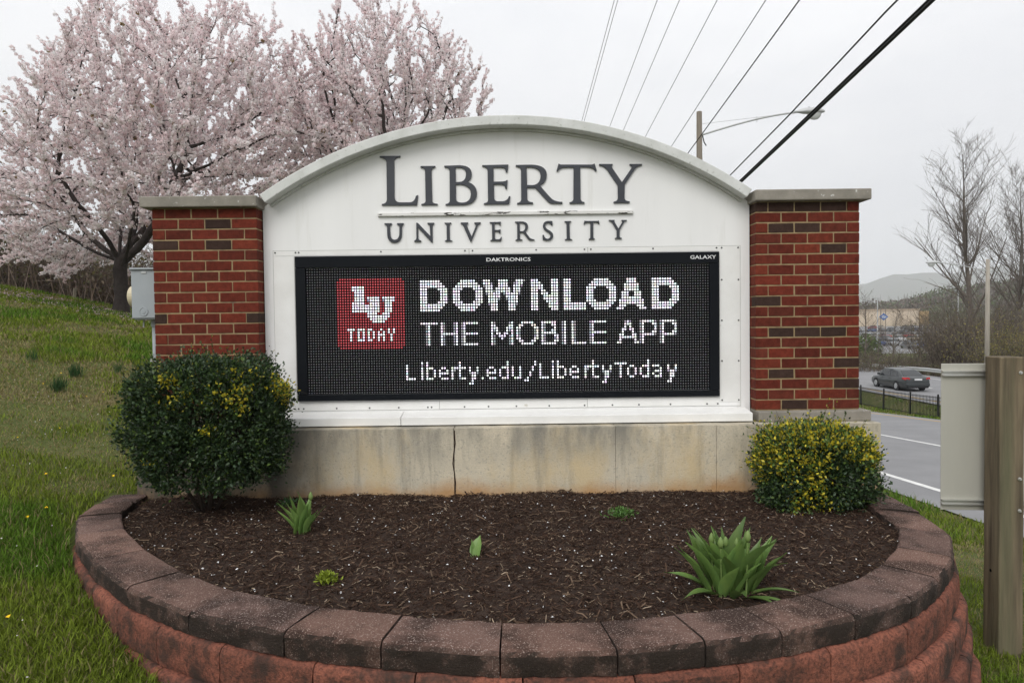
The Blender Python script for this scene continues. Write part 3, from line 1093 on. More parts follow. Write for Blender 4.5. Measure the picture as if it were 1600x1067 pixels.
V = np.stack([np.stack([cxs + sx * hs, np.full(n, y), czs + sz * hs * 1.05], 1)
              for (sx, sz, y) in ((-1, -1, yy), (1, -1, yy), (1, 1, yy), (-1, 1, yy), (-1, -1, .1125), (1, -1, .1125), (1, 1, .1125), (-1, 1, .1125))], 1).reshape(-1, 3)
b = np.arange(n)[:, None] * 8
T = np.concatenate([b + q for q in ([0, 1, 2, 3], [0, 4, 5, 1], [1, 5, 6, 2], [2, 6, 7, 3], [3, 7, 4, 0])], 0)
o = bulk('light_dots', V, T, M['led'], col=np.repeat(col, 8, axis=0))
o['kind'] = 'stuff'
o['label'] = 'lit dots spelling a mobile app message beside a red square'
under(o, face)


def text_mesh(name, s, x0, x1, z0, z1, y, m_):
    cu = bpy.data.curves.new(name, 'FONT')
    cu.body = s
    cu.extrude = 0
    cu.offset = .012
    cu.resolution_u = 2
    tmp = bpy.data.objects.new(name, cu)
    COL.objects.link(tmp)
    dg = bpy.context.evaluated_depsgraph_get()
    me = bpy.data.meshes.new_from_object(tmp.evaluated_get(dg))
    bpy.data.objects.remove(tmp)
    co = np.empty(len(me.vertices) * 3)
    me.vertices.foreach_get('co', co)
    co = co.reshape(-1, 3)
    lo, hi = co.min(0), co.max(0)
    q = np.empty_like(co)
    q[:, 0] = x0 + (co[:, 0] - lo[0]) / (hi[0] - lo[0]) * (x1 - x0)
    q[:, 2] = z0 + (co[:, 1] - lo[1]) / (hi[1] - lo[1]) * (z1 - z0)
    q[:, 1] = y
    me.vertices.foreach_set('co', q.ravel())
    me.materials.clear(); me.materials.append(m_)
    me.name = name
    return link(bpy.data.objects.new(name, me))


for s, p0, p1 in (('DAKTRONICS', (760, 408.7), (829, 402.2)), ('GALAXY', (1078.5, 404.8), (1119, 398.6))):
    a, b = on_y(*p0, .091), on_y(*p1, .091)
    under(text_mesh('maker_lettering', s, a[0], b[0], a[2], b[2], .0912, M['print']), disp)

# ------------------------------------------------------------------ planter wall
PC = np.array([.02, .19])
TH = np.array([-90, -72, -62, -51, -40, -10, 0, 15, 36, 55, 60, 68, 78, 90.])
RAD = np.array([3.02, 3.05, 2.97, 2.90, 2.88, 2.86, 2.89, 2.93, 3.02, 3.0, 2.96, 2.84, 2.72, 2.66])


def r_out(t):
    return np.interp(t, TH, RAD)


def wall_pt(t, inset, z):
    r_ = r_out(t) - inset
    return np.array([PC[0] + r_ * math.sin(R(t)), PC[1] - r_ * math.cos(R(t)), z])


planter = thing('planter_wall', 'curved retaining wall of red concrete blocks with brown cap blocks around the bed', 'planter', (0, -1.2, -.75))


def block(name, t0, t1, in0, in1, z0, z1, m_, seed, rough=.006, taper=0.0, gap=.0075, nt=5, nz_=3, color=(1, 1, 1, 1), tilt=0.0):
    """one wall block between two angles; split outer face displaced, worn edges"""
    r_ = np.random.default_rng(seed)
    g = math.degrees(gap / 2 / 2.9)
    ts = np.linspace(t0 + g, t1 - g, nt + 1)
    mid = (t0 + t1) / 2
    prof = [(in1, z0), (in0 + .004, z0)] + [(in0 - taper * math.sin(math.pi * k / nz_) + (.012 if k == nz_ else 0), z0 + (z1 - z0) * (k / nz_) - (.004 if k == nz_ else 0)) for k in range(1, nz_ + 1)]
    prof += [(in0 + .028, z1), (in0 + (in1 - in0) * .5, z1 + .001), (in1 - .012, z1), (in1, z1 - .010)]
    vs, fs = [], []
    npf = len(prof)
    # straight blocks: the chord between the block's two ends rather than the arc
    for i, t in enumerate(ts):
        for k, (ins, z) in enumerate(prof):
            a, b = wall_pt(ts[0], ins, z), wall_pt(ts[-1], ins, z)
            s = i / nt
            p = a * (1 - s) + b * s
            face = 1 <= k <= nz_ + 1
            d = r_.normal(0, rough if face else .0018)
            out = np.array([math.sin(R(mid)), -math.cos(R(mid)), 0])
            if i in (0, nt): d -= .004
            p = p + out * d
            p[2] += r_.normal(0, .0012) + tilt * (s - .5)
            vs.append(p)
    for i in range(nt):
        for k in range(npf):
            a, b = i * npf + k, i * npf + (k + 1) % npf
            fs.append((a, b, b + npf, a + npf))
    fs += [tuple(range(npf)), tuple(reversed(range(nt * npf, (nt + 1) * npf)))]
    mb = MB()
    mb.add(vs, fs)
    o = mb.build(name, m_)
    o.data.polygons.foreach_set('use_smooth', [True] * len(o.data.polygons))
    o.data.set_sharp_from_angle(angle=R(42))
    o.color = color
    under(o, planter)
    return o


CAPZ0, CAPZ1 = -.055, .05
cap_joints = [-83.2, -78, -72, -62.6, -51.5, -40.5, -30, -19.3, -10.7, -1.2, 7.7, 14.7, 21.3, 28.8, 36.2, 42.7, 49.8, 58.4, 67.0, 75, 81.5]
rb = random.Random(4)
for i, (a, b) in enumerate(zip(cap_joints[:-1], cap_joints[1:])):
    k = rb.uniform(.82, 1.15)
    w = rb.uniform(-.03, .05)
    o = block('cap_block', a, b, 0, .262, CAPZ0 + rb.uniform(-.002, .002), CAPZ1 + rb.uniform(-.006, .006), M['wall_cap'], 100 + i, rough=.0026, nt=14, nz_=5,
              color=(k * (1 + w), k, k * (1 - w), 1), tilt=rb.uniform(-.004, .004))
for c in range(4):
    z1 = CAPZ0 - .004 - c * .178
    z0 = z1 - .174
    t = -82 + (c % 2) * 4.2
    i = 0
    ins0 = -.016 - .034 * c
    while t < 81:
        w = rb.uniform(7.6, 9.4)
        t1 = min(t + w, 82)
        # ground hides the lower courses on the uphill side
        p = wall_pt((t + t1) / 2, 0, 0)
        if gz(p[0] * 1.06, p[1] * 1.06) < z1 + .05:
            k = rb.uniform(.80, 1.12)
            block('wall_block', t, t1, ins0, .24, z0, z1, M['wall_block'], 400 + c * 50 + i, rough=.0018, taper=.004, nt=16, nz_=8, color=(k, k, k, 1))
        t = t1
        i += 1

# ------------------------------------------------------------------ mulch bed


def bed_z(P):
    e = np.clip((2.62 - np.hypot(P[:, 0] - PC[0], P[:, 1] - PC[1])) / .5, 0, 1)
    return (vnoise(P, 1.7, 3) - .5) * .05 + (vnoise(P, 6, 5) - .5) * .022 + .012 * e - .004


NT, NRR = 110, 44
ts = np.linspace(-86, 84, NT)
V = []
for t in ts:
    ro = r_out(t) - .245
    end = np.array([PC[0] + ro * math.sin(R(t)), PC[1] - ro * math.cos(R(t))])
    sta = np.array([np.clip(end[0] * .93, -2.75, 2.75), BY + .02])
    for k in range(NRR):
        s = k / (NRR - 1)
        V.append(sta * (1 - s) + end * s)
V = np.array(V)
V = np.c_[V, bed_z(V)]
idx = np.arange(NT * NRR).reshape(NT, NRR)
T = np.stack([idx[:-1, :-1], idx[1:, :-1], idx[1:, 1:], idx[:-1, 1:]], -1).reshape(-1, 4)
bed = bulk('mulch', V, T, M['soil'], smooth=True)
tag(bed, 'dark brown shredded wood mulch filling the planter bed', 'mulch', kind='stuff')


def bed_points(n):
    out = []
    tot = 0
    while tot < n:
        P = np.c_[rng.uniform(-2.9, 2.9, n), rng.uniform(-2.75, BY, n)]
        d = P - PC
        t = np.degrees(np.arctan2(d[:, 0], -d[:, 1]))
        ok = np.hypot(d[:, 0], d[:, 1]) < r_out(t) - .262
        ok &= np.abs(t) < 84
        out.append(P[ok]); tot += ok.sum()
    return np.concatenate(out)[:n]


def chips(n, lmin, lmax, wmin, wmax, cols, lift):
    P = bed_points(n)
    z = bed_z(P)
    L_ = lmin + (lmax - lmin) * rng.random(n) ** 2.2
    W_ = rng.uniform(wmin, wmax, n)
    Tk = W_ * rng.uniform(.25, .6, n)
    a = rng.uniform(0, 2 * np.pi, n)
    pit = rng.normal(0, .28, n)
    D = np.stack([np.cos(a) * np.cos(pit), np.sin(a) * np.cos(pit), np.sin(pit)], 1)
    S = unit(np.cross(D, unit(np.array([0, 0, 1.]) + rng.normal(0, .35, (n, 3)))))
    N = np.cross(S, D)
    c = np.c_[P, z + rng.uniform(0, lift, n)]
    L2, W2, T2 = (L_ / 2)[:, None], (W_ / 2)[:, None], (Tk / 2)[:, None]
    bend = N * (rng.normal(0, .10, n) * L_)[:, None]
    vs = []
    for sx, off in ((-1, 0), (0, 1), (1, 0)):
        w = .75 if sx else 1.0
        for sy, sz in ((-1, -1), (1, -1), (1, 1), (-1, 1)):
            vs.append(c + D * L2 * sx + S * W2 * sy * w + N * T2 * sz + bend * off)
    V = np.stack(vs, 1).reshape(-1, 3)
    b = np.arange(n)[:, None] * 12
    F = []
    for k in (0, 4):
        for e in (1, 2, 3):
            F.append(b + [k + e, k + (e + 1) % 4, k + 4 + (e + 1) % 4, k + 4 + e])
    ci = rng.choice(len(cols), n, p=[q[1] for q in cols])
    C = np.array([q[0] for q in cols])[ci] * rng.uniform(.6, 1.25, (n, 1))
    return V, np.concatenate(F, 0), np.repeat(C, 12, axis=0)


CH = [((.048, .027, .018), .42), ((.026, .014, .010), .29), ((.085, .052, .035), .17), ((.16, .11, .075), .09), ((.32, .25, .18), .03)]
parts = [chips(44000, .012, .055, .0017, .0052, CH, .016), chips(2200, .04, .10, .004, .009, CH[:4][:3] + [(CH[3][0], .12)], .018)]
V, T, C = cat_meshes(parts)
o = bulk('mulch_shreds', V, T, M['chip'], parent=bed, col=C)
tag(o, kind='stuff')
# fallen blossom petals on mulch
n = 420
P = bed_points(n)
P = np.c_[P, bed_z(P) + .016]
V, T, C = leaf_cards(P, np.c_[rng.normal(size=(n, 2)), rng.normal(0, .2, n)], rng.uniform(.010, .018, n), rng.uniform(.007, .012, n), np.ones((n, 3)) * rng.uniform(.5, .8, (n, 1)), N=np.tile([0, 0, 1.], (n, 1)) + rng.normal(0, .3, (n, 3)))
o = bulk('fallen_petals', V, T, M['chip'], parent=bed, col=C)
tag(o, kind='stuff')

# ------------------------------------------------------------------ shrubs


def shrub(name, label, centre, rad, n, yellow, seed, stem_at, sprigs, lift=1.0):
    global rng
    keep = rng
    rng = np.random.default_rng(seed)
    root = thing(name, label, 'shrub', stem_at, 'box-leaved shrubs at the ends of the footing')
    cen, rad = np.array(centre), np.array(rad)
    # small clumps of leaves make an uneven surface with gaps
    nc = 1500
    d = rand_unit(nc)
    d[:, 2] = np.where(d[:, 2] < -.85, -d[:, 2] * .5, d[:, 2])
    d = unit(d)
    sup = 1 / (np.abs(d) ** 4.0).sum(1) ** (1 / 4.0)            # boxy superellipsoid
    bump_ = .86 + .28 * vnoise(d * 2.2 + 5, 1.6, seed)
    rr_ = np.where(rng.random(nc) < .72, rng.uniform(.86, 1.02, nc), rng.uniform(.45, .88, nc))
    CP = cen + d * (sup * bump_ * rr_)[:, None] * rad
    k = rng.integers(0, nc, n)
    cl_r = rng.uniform(.016, .042, nc)
    P = CP[k] + rng.normal(size=(n, 3)) * cl_r[k][:, None]
    D = unit(d[k] * .9 + np.array([0, 0, .35]) + rng.normal(size=(n, 3)) * .75)
    L_ = rng.uniform(.018, .033, n)
    hz_ = np.clip((CP[:, 2] - cen[2]) / rad[2], -1, 1)
    ymask = (vnoise(CP * 1.0 + seed, 5.0, seed + 4) > 1 - yellow * (.85 + .5 * hz_))[k] & ((rr_ > .9)[k]) & (rng.random(n) < .75)
    base = np.array([.026, .050, .018]) * lift * rng.uniform(.5, 1.7, (n, 1)) + rng.uniform(0, .006, (n, 3))
    mid = np.array([.075, .12, .024]) * lift * rng.uniform(.7, 1.3, (n, 1))
    yel = np.array([.56, .47, .034]) * rng.uniform(.55, 1.25, (n, 1))
    C = np.where((rng.random(n) < .16)[:, None], mid, base)
    C = np.where(ymask[:, None], np.where((rng.random(n) < .6)[:, None], yel, mid * 1.5), C)
    parts = [leaf_cards(P, D, L_, L_ * .58, C)]
    # stray sprigs sticking out
    A, B, SP, SD, SC = [], [], [], [], []
    for i in range(sprigs):
        dd = rand_unit(1)[0]
        dd[2] = abs(dd[2]) * .9 + .1
        dd = dd / np.linalg.norm(dd)
        s_ = 1 / (np.abs(dd) ** 4.0).sum() ** (1 / 4.0)
        p0 = cen + dd * rad * s_ * .85
        p1 = p0 + (dd * .6 + np.array([rng.normal(0, .2), rng.normal(0, .2), .55])) * rng.uniform(.08, .22)
        A.append(p0); B.append(p1)
        for q in np.linspace(.3, 1, 8):
            for _ in range(2):
                SP.append(p0 * (1 - q) + p1 * q); SD.append(rng.normal(size=3) * .8 + (p1 - p0) * 4)
                SC.append((np.array([.05, .085, .022]) if rng.random() > yellow * .9 else np.array([.28, .26, .03])) * rng.uniform(.6, 1.3))
    parts.append(leaf_cards(np.array(SP), np.array(SD), .021, .011, np.array(SC)))
    V, T, C = cat_meshes(parts)
    o = bulk('foliage', V, T, M['leaf'], col=C)
    under(o, root)
    # stems: forked from the base into the crown, plus twigs
    g0 = np.array(stem_at)
    for i in range(7):
        a = 2 * math.pi * i / 7 + rng.uniform(-.3, .3)
        p0 = g0 + np.array([math.cos(a) * .03, math.sin(a) * .03, -.04])
        p2 = cen + rad * np.array([math.cos(a) * .5, math.sin(a) * .5, rng.uniform(-.2, .3)])
        p1 = (p0 + p2) / 2 + np.array([math.cos(a) * .05, math.sin(a) * .05, -.05])
        mb = MB()
        mb.tube([p0, p1, p2], [.014, .010, .004], n=6)
        under(mb.build('stem', M['stem'], smooth=True), root)
    for i in range(340):
        p0 = cen + rad * rng.normal(size=3) * .33
        p0[2] = max(p0[2], g0[2] + .03)
        p1 = p0 + rand_unit(1)[0] * rng.uniform(.1, .3)
        p1[2] = max(p1[2], g0[2] + .04)
        A.append(p0); B.append(p1)
    V, T = tubes_np(A, B, .0022, .001)
    o = bulk('twigs', V, T, M['stem'])
    tag(o, kind='stuff')
    under(o, root)
    rng = keep
    return root


shrub('shrub', 'large dark green rounded shrub in front of the pillar with the electrical box', (-2.04, -.60, .635), (.455, .38, .405), 52000, .30, 21, (-2.12, -.50, 0.0), 60, 1.0)
shrub('shrub', 'smaller yellow-tipped shrub beside the road-side pillar', (2.14, -.50, .262), (.345, .32, .27), 30000, .64, 22, (2.14, -.47, 0.0), 34, 1.15)

# ------------------------------------------------------------------ bed plants


def tulip_leaf(mb_list, base, az, lean, L_, W_, curl, tw, seed):
    r_ = np.random.default_rng(seed)
    n = 9
    d = np.array([math.cos(az), math.sin(az), 0])
    side = np.array([-math.sin(az), math.cos(az), 0])
    p = np.array(base, float)
    V = []
    ang = lean
    for i in range(n):
        s = i / (n - 1)
        w = W_ * (math.sin(math.pi * (s * .80 + .17)) ** 1.1) * (1 - s ** 7)
        t = d * math.sin(ang) + np.array([0, 0, 1]) * math.cos(ang)
        nrm = np.cross(side, t)
        sd_ = side * math.cos(tw * s) + nrm * math.sin(tw * s)
        wav = .10 * W_ * math.sin(s * 9 + seed)
        V += [p - sd_ * w / 2 + nrm * (-w * .28) + nrm * wav * .4, p + nrm * 0, p + sd_ * w / 2 + nrm * (-w * .28) - nrm * wav * .4]
        p = p + t * L_ / (n - 1)
        ang += curl / (n - 1)
    T = []
    for i in range(n - 1):
        a = 3 * i
        T += [(a, a + 1, a + 4, a + 3), (a + 1, a + 2, a + 5, a + 4)]
    k = r_.uniform(.6, 1.4)
    C = np.tile(np.array([k, k, k]), (len(V), 1))
    C[::3] *= 1.12
    mb_list.append((np.array(V), np.array(T), C))


def leaf_part(root, name, data, m_):
    o = bulk(name, data[0], data[1], m_, col=data[2], smooth=True)
    under(o, root)
    return o


def clump(label, base, leaves, buds=0, cat='plant', name='tulip_plant'):
    root = thing(name, label, cat, base)
    for i, (az, lean, L_, W_, curl, tw, ox, oy) in enumerate(leaves):
        acc = []
        tulip_leaf(acc, (base[0] + ox, base[1] + oy, base[2] - .015), R(az), R(lean), L_, W_, R(curl), R(tw), i + len(leaves) * 7)
        leaf_part(root, 'leaf', acc[0], M['tulip'])
    for i in range(buds):
        a = i * 2.4 + .6
        r_ = .05 + .02 * (i % 3)
        bx, by = base[0] + math.cos(a) * r_, base[1] + math.sin(a) * r_
        h = .20 + .035 * (i % 3)
        mb = MB()
        mb.tube([(bx, by, base[2] - .01), (bx + .01 * math.cos(a), by + .01 * math.sin(a), base[2] + h)], .0045, n=6)
        st = mb.build('flower_stem', M['bud'])
        under(st, root)
        mb = MB()
        mb.lathe([(.004, 0), (.013, .012), (.015, .028), (.009, .045), (.001, .056)], n=8, origin=(bx + .01 * math.cos(a), by + .01 * math.sin(a), base[2] + h - .004))
        under(mb.build('bud', M['bud'], smooth=True), st)
    return root


M['bud'] = mat('tulip_bud', (.20, .28, .085), (.15, .23, .07), scale=40, rough=.5, trans=.1)


def bz(x, y):
    return float(bed_z(np.array([[x, y]]))[0])


r2 = random.Random(9)
lv = []
for i in range(44):
    r_ = math.sqrt(r2.random())
    a_ = r2.uniform(0, 2 * math.pi)
    az = math.degrees(a_) + r2.uniform(-45, 45)
    lean = 3 + 22 * r_ ** 1.4 + r2.uniform(-4, 6)
    L_ = r2.uniform(.29, .42) * (1 - .22 * r_)
    lv.append((az, lean, L_, r2.uniform(.065, .105), r2.uniform(5, 38), r2.uniform(-50, 50), .11 * r_ * math.cos(a_), .07 * r_ * math.sin(a_)))
lv += [(178, 48, .27, .05, 38, 10, -.07, 0), (205, 55, .25, .055, 60, -10, -.05, -.04), (-15, 62, .26, .04, 40, 10, .06, -.03), (-35, 70, .24, .03, 35, 0, .05, -.05),
       (5, 35, .28, .04, 55, 20, .07, .02), (-55, 60, .22, .035, 50, 10, .04, -.06), (-90, 40, .2, .06, 50, 0, 0, -.07)]
clump('large leafy tulip clump with green buds beside the cap blocks', (1.05, -2.03, bz(1.05, -2.03)), lv, buds=5)
lv = [(r2.uniform(0, 360), r2.uniform(3, 22), r2.uniform(.2, .30), r2.uniform(.055, .075), r2.uniform(4, 26), r2.uniform(-25, 25), r2.uniform(-.03, .03), r2.uniform(-.03, .03)) for _ in range(12)]
lv += [(172, 38, .21, .04, 10, 0, -.02, 0), (10, 30, .22, .035, 12, 0, .02, 0)]
clump('small upright tulip clump growing near the dark green shrub', (-1.31, -1.0, bz(-1.31, -1.0)), lv, buds=1)
clump('single broad green tulip sprout alone in the middle of the mulch', (-.19, -1.55, bz(-.19, -1.55)), [(62, 16, .135, .075, 20, 10, 0, 0), (120, 8, .11, .026, 6, 0, -.012, 0.01)])


def weed(name, label, base, w, h, n, c, seed, cat):
    global rng
    keep = rng
    rng = np.random.default_rng(seed)
    root = thing(name, label, cat, base)
    P = np.c_[rng.normal(0, w * .27, n), rng.normal(0, w * .2, n), rng.uniform(.0, h, n)]
    P[:, 2] *= np.clip(1 - (np.hypot(P[:, 0], P[:, 1]) / w) ** 2, .15, 1)
    D = np.c_[P[:, :2] * 5 + rng.normal(size=(n, 2)) * .5, rng.uniform(.1, .9, n)]
    C = np.array(c) * rng.uniform(.6, 1.4, (n, 1))
    V, T, C = leaf_cards(P + np.array(base), D, rng.uniform(.014, .03, n), rng.uniform(.006, .011, n), C)
    o = bulk('foliage', V, T, M['leaf'], col=C)
    under(o, root)
    a = np.tile(np.array(base) + [0, 0, -.01], (14, 1))
    b = a + np.c_[rng.normal(0, w * .3, (14, 2)), rng.uniform(h * .4, h, 14)]
    V, T = tubes_np(a, b, .002, .001)
    under(bulk('stem', V, T, M['bud']), root)
    rng = keep


weed('weed', 'feathery green weed on the mulch before the concrete footing', (.74, -.74, bz(.74, -.74)), .16, .055, 330, (.09, .19, .04), 31, 'weed')
weed('moss_plant', 'round yellow-green mossy plant sitting on the mulch', (-.92, -1.87, bz(-.92, -1.87)), .075, .05, 420, (.24, .30, .03), 32, 'plant')
weed('weed', 'small dark green weed at the foot of the dark shrub', (-1.58, -.42, bz(-1.58, -.42)), .12, .05, 160, (.045, .10, .035), 33, 'weed')

# ------------------------------------------------------------------ electrical box and cream housing on the pillar
PLX = -1.916 - PW
eb = thing('electrical_box', 'grey metal electrical box with conduit on the side of the brick pillar', 'electrical box', (-2.86, .3, 1.36))
mb = MB(); mb.box((-2.985, .20, 1.36), (PLX - .004, .42, 1.765)); bx_ = under(mb.build('box_body', M['box'], bevel=.008), eb)
mb = MB(); mb.box((-2.995, .188, 1.372), (PLX - .03, .199, 1.755)); under(mb.build('cover', M['box'], bevel=.006), eb)
mb = MB(); mb.box((-2.998, .17, 1.757), (PLX - .02, .43, 1.772)); under(mb.build('rain_lip', M['box'], bevel=.003), eb)
mb = MB(); mb.lathe([(.036, 0), (.036, -.004), (.030, -.005), (.028, -.002), (.018, -.002), (.016, -.005), (.001, -.005)], n=20, axis='y', origin=(-2.90, .1875, 1.425)); under(mb.build('knockout', M['box']), eb)
mb = MB(); mb.box((-2.91, .182, 1.727), (-2.87, .1875, 1.745)); under(mb.build('latch', M['galv'], bevel=.002), eb)
mb = MB(); mb.tube([(-2.872, .30, 1.362), (-2.872, .30, .95), (-2.868, .30, .2), (-2.868, .30, -.12)], .021, n=12); under(mb.build('conduit', M['pvc'], smooth=True), eb)
mb = MB(); mb.lathe([(.028, 0), (.028, .05), (.023, .055)], n=12, origin=(-2.872, .30, 1.305)); under(mb.build('conduit_fitting', M['pvc']), eb)
for z in (1.02, .45):
    mb = MB(); mb.box((-2.905, .272, z), (PLX - .002, .328, z + .022)); under(mb.build('clamp', M['galv'], bevel=.003), eb)
mb = MB(); mb.tube([(-2.95, .28, 1.362), (-2.952, .28, 1.30)], .006, n=8); under(mb.build('padlock_hasp', M['galv']), eb)
cr = thing('cream_housing', 'cream rounded metal housing sticking out behind the grey electrical box', 'housing', (-2.99, .52, 1.55))
mb = MB(); mb.lathe([(.088, -.16), (.092, -.15), (.092, -.085), (.086, -.08), (.086, .0)], n=24, axis='x', origin=(-3.02, .54, 1.56)); d0 = under(mb.build('dome', M['cream'], bevel=.006, smooth=False), cr)
mb = MB(); mb.box((-3.03, .50, 1.52), (PLX - .002, .58, 1.60)); under(mb.build('bracket', M['cream'], bevel=.004), cr)

# ------------------------------------------------------------------ road sign seen from behind, on its timber post
pb = np.array([3.075, -1.06]); pz = gz(*pb)
ts_ = thing('road_sign', 'back of a square metal road sign bolted to a weathered timber post', 'road sign', (pb[0], pb[1], pz))
rot = Matrix.Rotation(R(-2), 3, 'Z')
mb = MB()
hw = .074
nseg = 14
ptop = 1.055
vs, fs = [], []
rp = np.random.default_rng(5)
for i in range(nseg + 1):
    z = pz - .3 + (ptop - pz + .3) * i / nseg
    for k, (sx, sy) in enumerate(((-1, -1), (0, -1.0), (1, -1), (1, 0), (1, 1), (0, 1), (-1, 1), (-1, 0))):
        q = rot @ Vector((sx * hw + rp.normal(0, .0015), sy * hw + rp.normal(0, .0015), 0))
        vs.append((pb[0] + q.x, pb[1] + q.y, z))
for i in range(nseg):
    for k in range(8):
        a, b = i * 8 + k, i * 8 + (k + 1) % 8
        fs.append((a, b, b + 8, a + 8))
fs += [tuple(range(8)), tuple(reversed(range(nseg * 8, nseg * 8 + 8)))]
mb.add(vs, fs)
post = under(mb.build('post', M['wood'], bevel=.007), ts_)
# sign plate: behind the post, its edges turned
sc_rot = Matrix.Rotation(R(-6), 3, 'Z')
pl = np.array([3.235, -.95])
mb = MB()
mb.box((pl[0] - .455, pl[1], .062), (pl[0] + .455, pl[1] + .006, 1.005), rot=sc_rot, pivot=(pl[0], pl[1], .5))
plate = under(mb.build('sign_plate', M['alu'], bevel=.002, seg=1), ts_)
for z in (.945, .118):
    mb = MB()
    mb.box((pl[0] - .455, pl[1] - .024, z - .018), (pl[0] + .455, pl[1] - .001, z - .012), rot=sc_rot, pivot=(pl[0], pl[1], z))
    mb.box((pl[0] - .455, pl[1] - .024, z + .008), (pl[0] + .455, pl[1] - .001, z + .014), rot=sc_rot, pivot=(pl[0], pl[1], z))
    mb.box((pl[0] - .455, pl[1] - .010, z - .0119), (pl[0] + .455, pl[1] - .004, z + .0079), rot=sc_rot, pivot=(pl[0], pl[1], z))
    under(mb.build('bracket_rail', M['rail']), ts_)
for z in (.96, .31, .115):
    q = rot @ Vector((.045, -hw - .004, 0))
    mb = MB(); mb.lathe([(.007, -.008), (.007, 0), (.011, .0005), (.011, .006)], n=8, axis='y', origin=(0, 0, 0))
    o = mb.build('bolt', M['rail'])
    o.location = (pb[0] + q.x, pb[1] + q.y, z)
    o.rotation_euler = (0, 0, R(-2))
    under(o, ts_)
q = rot @ Vector((-hw - .0005, .0, 0))
mb = MB(); mb.lathe([(.011, -.002), (.011, .001)], n=10, axis='x')
o = mb.build('bolt_hole', M['louvre']); o.location = (pb[0] + q.x, pb[1] + q.y, -.28); o.rotation_euler = (0, 0, R(-2)); under(o, ts_)

# ------------------------------------------------------------------ street lights and wires


def cobra(root, top, d, arm_len, rise, drop=.9, scale=1.0):
    """arm, two stay wires and a cobra-head lamp; d = unit vector the arm points along"""
    top = Vector(top); d = Vector(d)
    a0 = top - Vector((0, 0, drop))
    mb = MB()
    pts = []
    for i in range(11):
        s = i / 10
        pts.append(a0 + d * arm_len * s + Vector((0, 0, rise * (1.32 * s - .32 * s ** 3))))
    mb.tube(pts, [.034] * 11, n=8)
    under(mb.build('arm', M['galv'], smooth=True), root)
    end = pts[-1]
    mb = MB()
    mb.tube([top - Vector((0, 0, .45)), pts[6] + Vector((0, 0, .06)), end + Vector((0, 0, .03))], .008, n=5)
    mb.tube([pts[6] + Vector((0, 0, .10)), pts[6] - Vector((0, 0, .12))], .014, n=5)
    under(mb.build('stay_wire', M['galv']), root)
    # lamp head: shell lofted along d
    side = Vector((0, 0, 1)).cross(d)
    mb = MB()
    stn = [(-.05, .04, .04, -.02), (.10, .07, .07, -.03), (.30, .14, .125, -.06), (.55, .17, .145, -.07), (.80, .14, .115, -.06), (.95, .05, .05, -.02)]
    vs, fs = [], []
    for (s, w, up_, dn) in stn:
        c = end + d * s * scale
        for k in range(10):
            an_ = 2 * math.pi * k / 10
            zz = math.sin(an_) * (up_ if math.sin(an_) > 0 else -dn) * scale
            vs.append(c + side * math.cos(an_) * w * scale + Vector((0, 0, zz + .02)))
    for i in range(len(stn) - 1):
        for k in range(10):
            a, b = i * 10 + k, i * 10 + (k + 1) % 10
            fs.append((a, b, b + 10, a + 10))
    fs += [tuple(range(10)), tuple(reversed(range(50, 60)))]
    mb.add(vs, fs)
    head = under(mb.build('lamp_head', M['galv'], smooth=True), root)
    mb = MB()
    vs, fs = [], []
    for i, (rr2, h) in enumerate(((1, 0), (.85, -.11), (.5, -.19), (.05, -.215))):
        for k in range(12):
            an_ = 2 * math.pi * k / 12
            vs.append(end + d * (.62 + .24 * rr2 * math.cos(an_)) * scale + side * .12 * rr2 * math.sin(an_) * scale + Vector((0, 0, (h - .03) * scale)))
    for i in range(3):
        for k in range(12):
            a, b = i * 12 + k, i * 12 + (k + 1) % 12
            fs.append((a, b, b + 12, a + 12))
    fs.append(tuple(range(36, 48)))
    mb.add(vs, fs)
    under(mb.build('lens', M['lens'], smooth=True), head)
    mb = MB(); mb.lathe([(.035, 0), (.035, .07), (.02, .09)], n=8, origin=tuple(end + d * .45 * scale + Vector((0, 0, .11 * scale)))); under(mb.build('photocell', M['galv']), head)


def pole_mb(p, z0, z1, r0, r1, n=10):
    mb = MB(); mb.tube([(p[0], p[1], z0), (p[0], p[1], (z0 + z1) / 2), (p[0], p[1], z1)], [r0, (r0 + r1) / 2, r1], n=n)
    return mb


p = at_depth(1092.5, 175, 25)
sl = thing('street_light', 'wooden street light pole with a long arm and lamp rising behind the arch', 'street light', (p[0], p[1], gz(p[0], p[1])))
under(pole_mb(p, gz(p[0], p[1]) - .4, p[2], .15, .10).build('pole', M['pole'], smooth=True), sl)
q = at_depth(1100, 212, 25); e = at_depth(1243, 176, 25)
cobra(sl, p, (1, 0, 0), e[0] - p[0], e[2] - q[2], p[2] - q[2], 1.12)
mb = MB(); mb.tube([(p[0] + .12, p[1], q[2]), (p[0] + .16, p[1] - .05, q[2] - .25), (p[0] + .24, p[1] - .05, q[2] - .38)], .02, n=6); under(mb.build('cable_loop', M['wire']), sl)
p = at_depth(1543.5, 405, 50)
sl = thing('street_light', 'pale wooden street light pole beside the guardrail and bare trees', 'street light', (p[0], p[1], gz(p[0], p[1])))
under(pole_mb(p, gz(p[0], p[1]) - .4, p[2], .18, .13).build('pole', mat('pale_pole', (.36, .33, .28), (.28, .25, .21), scale=10, rough=.9, stretch=(1, 1, .1)), smooth=True), sl)
q = at_depth(1545, 424, 50); e = at_depth(1470, 411, 50)
cobra(sl, p, (-1, 0, 0), p[0] - e[0], e[2] - q[2], p[2] - q[2], 1.15)

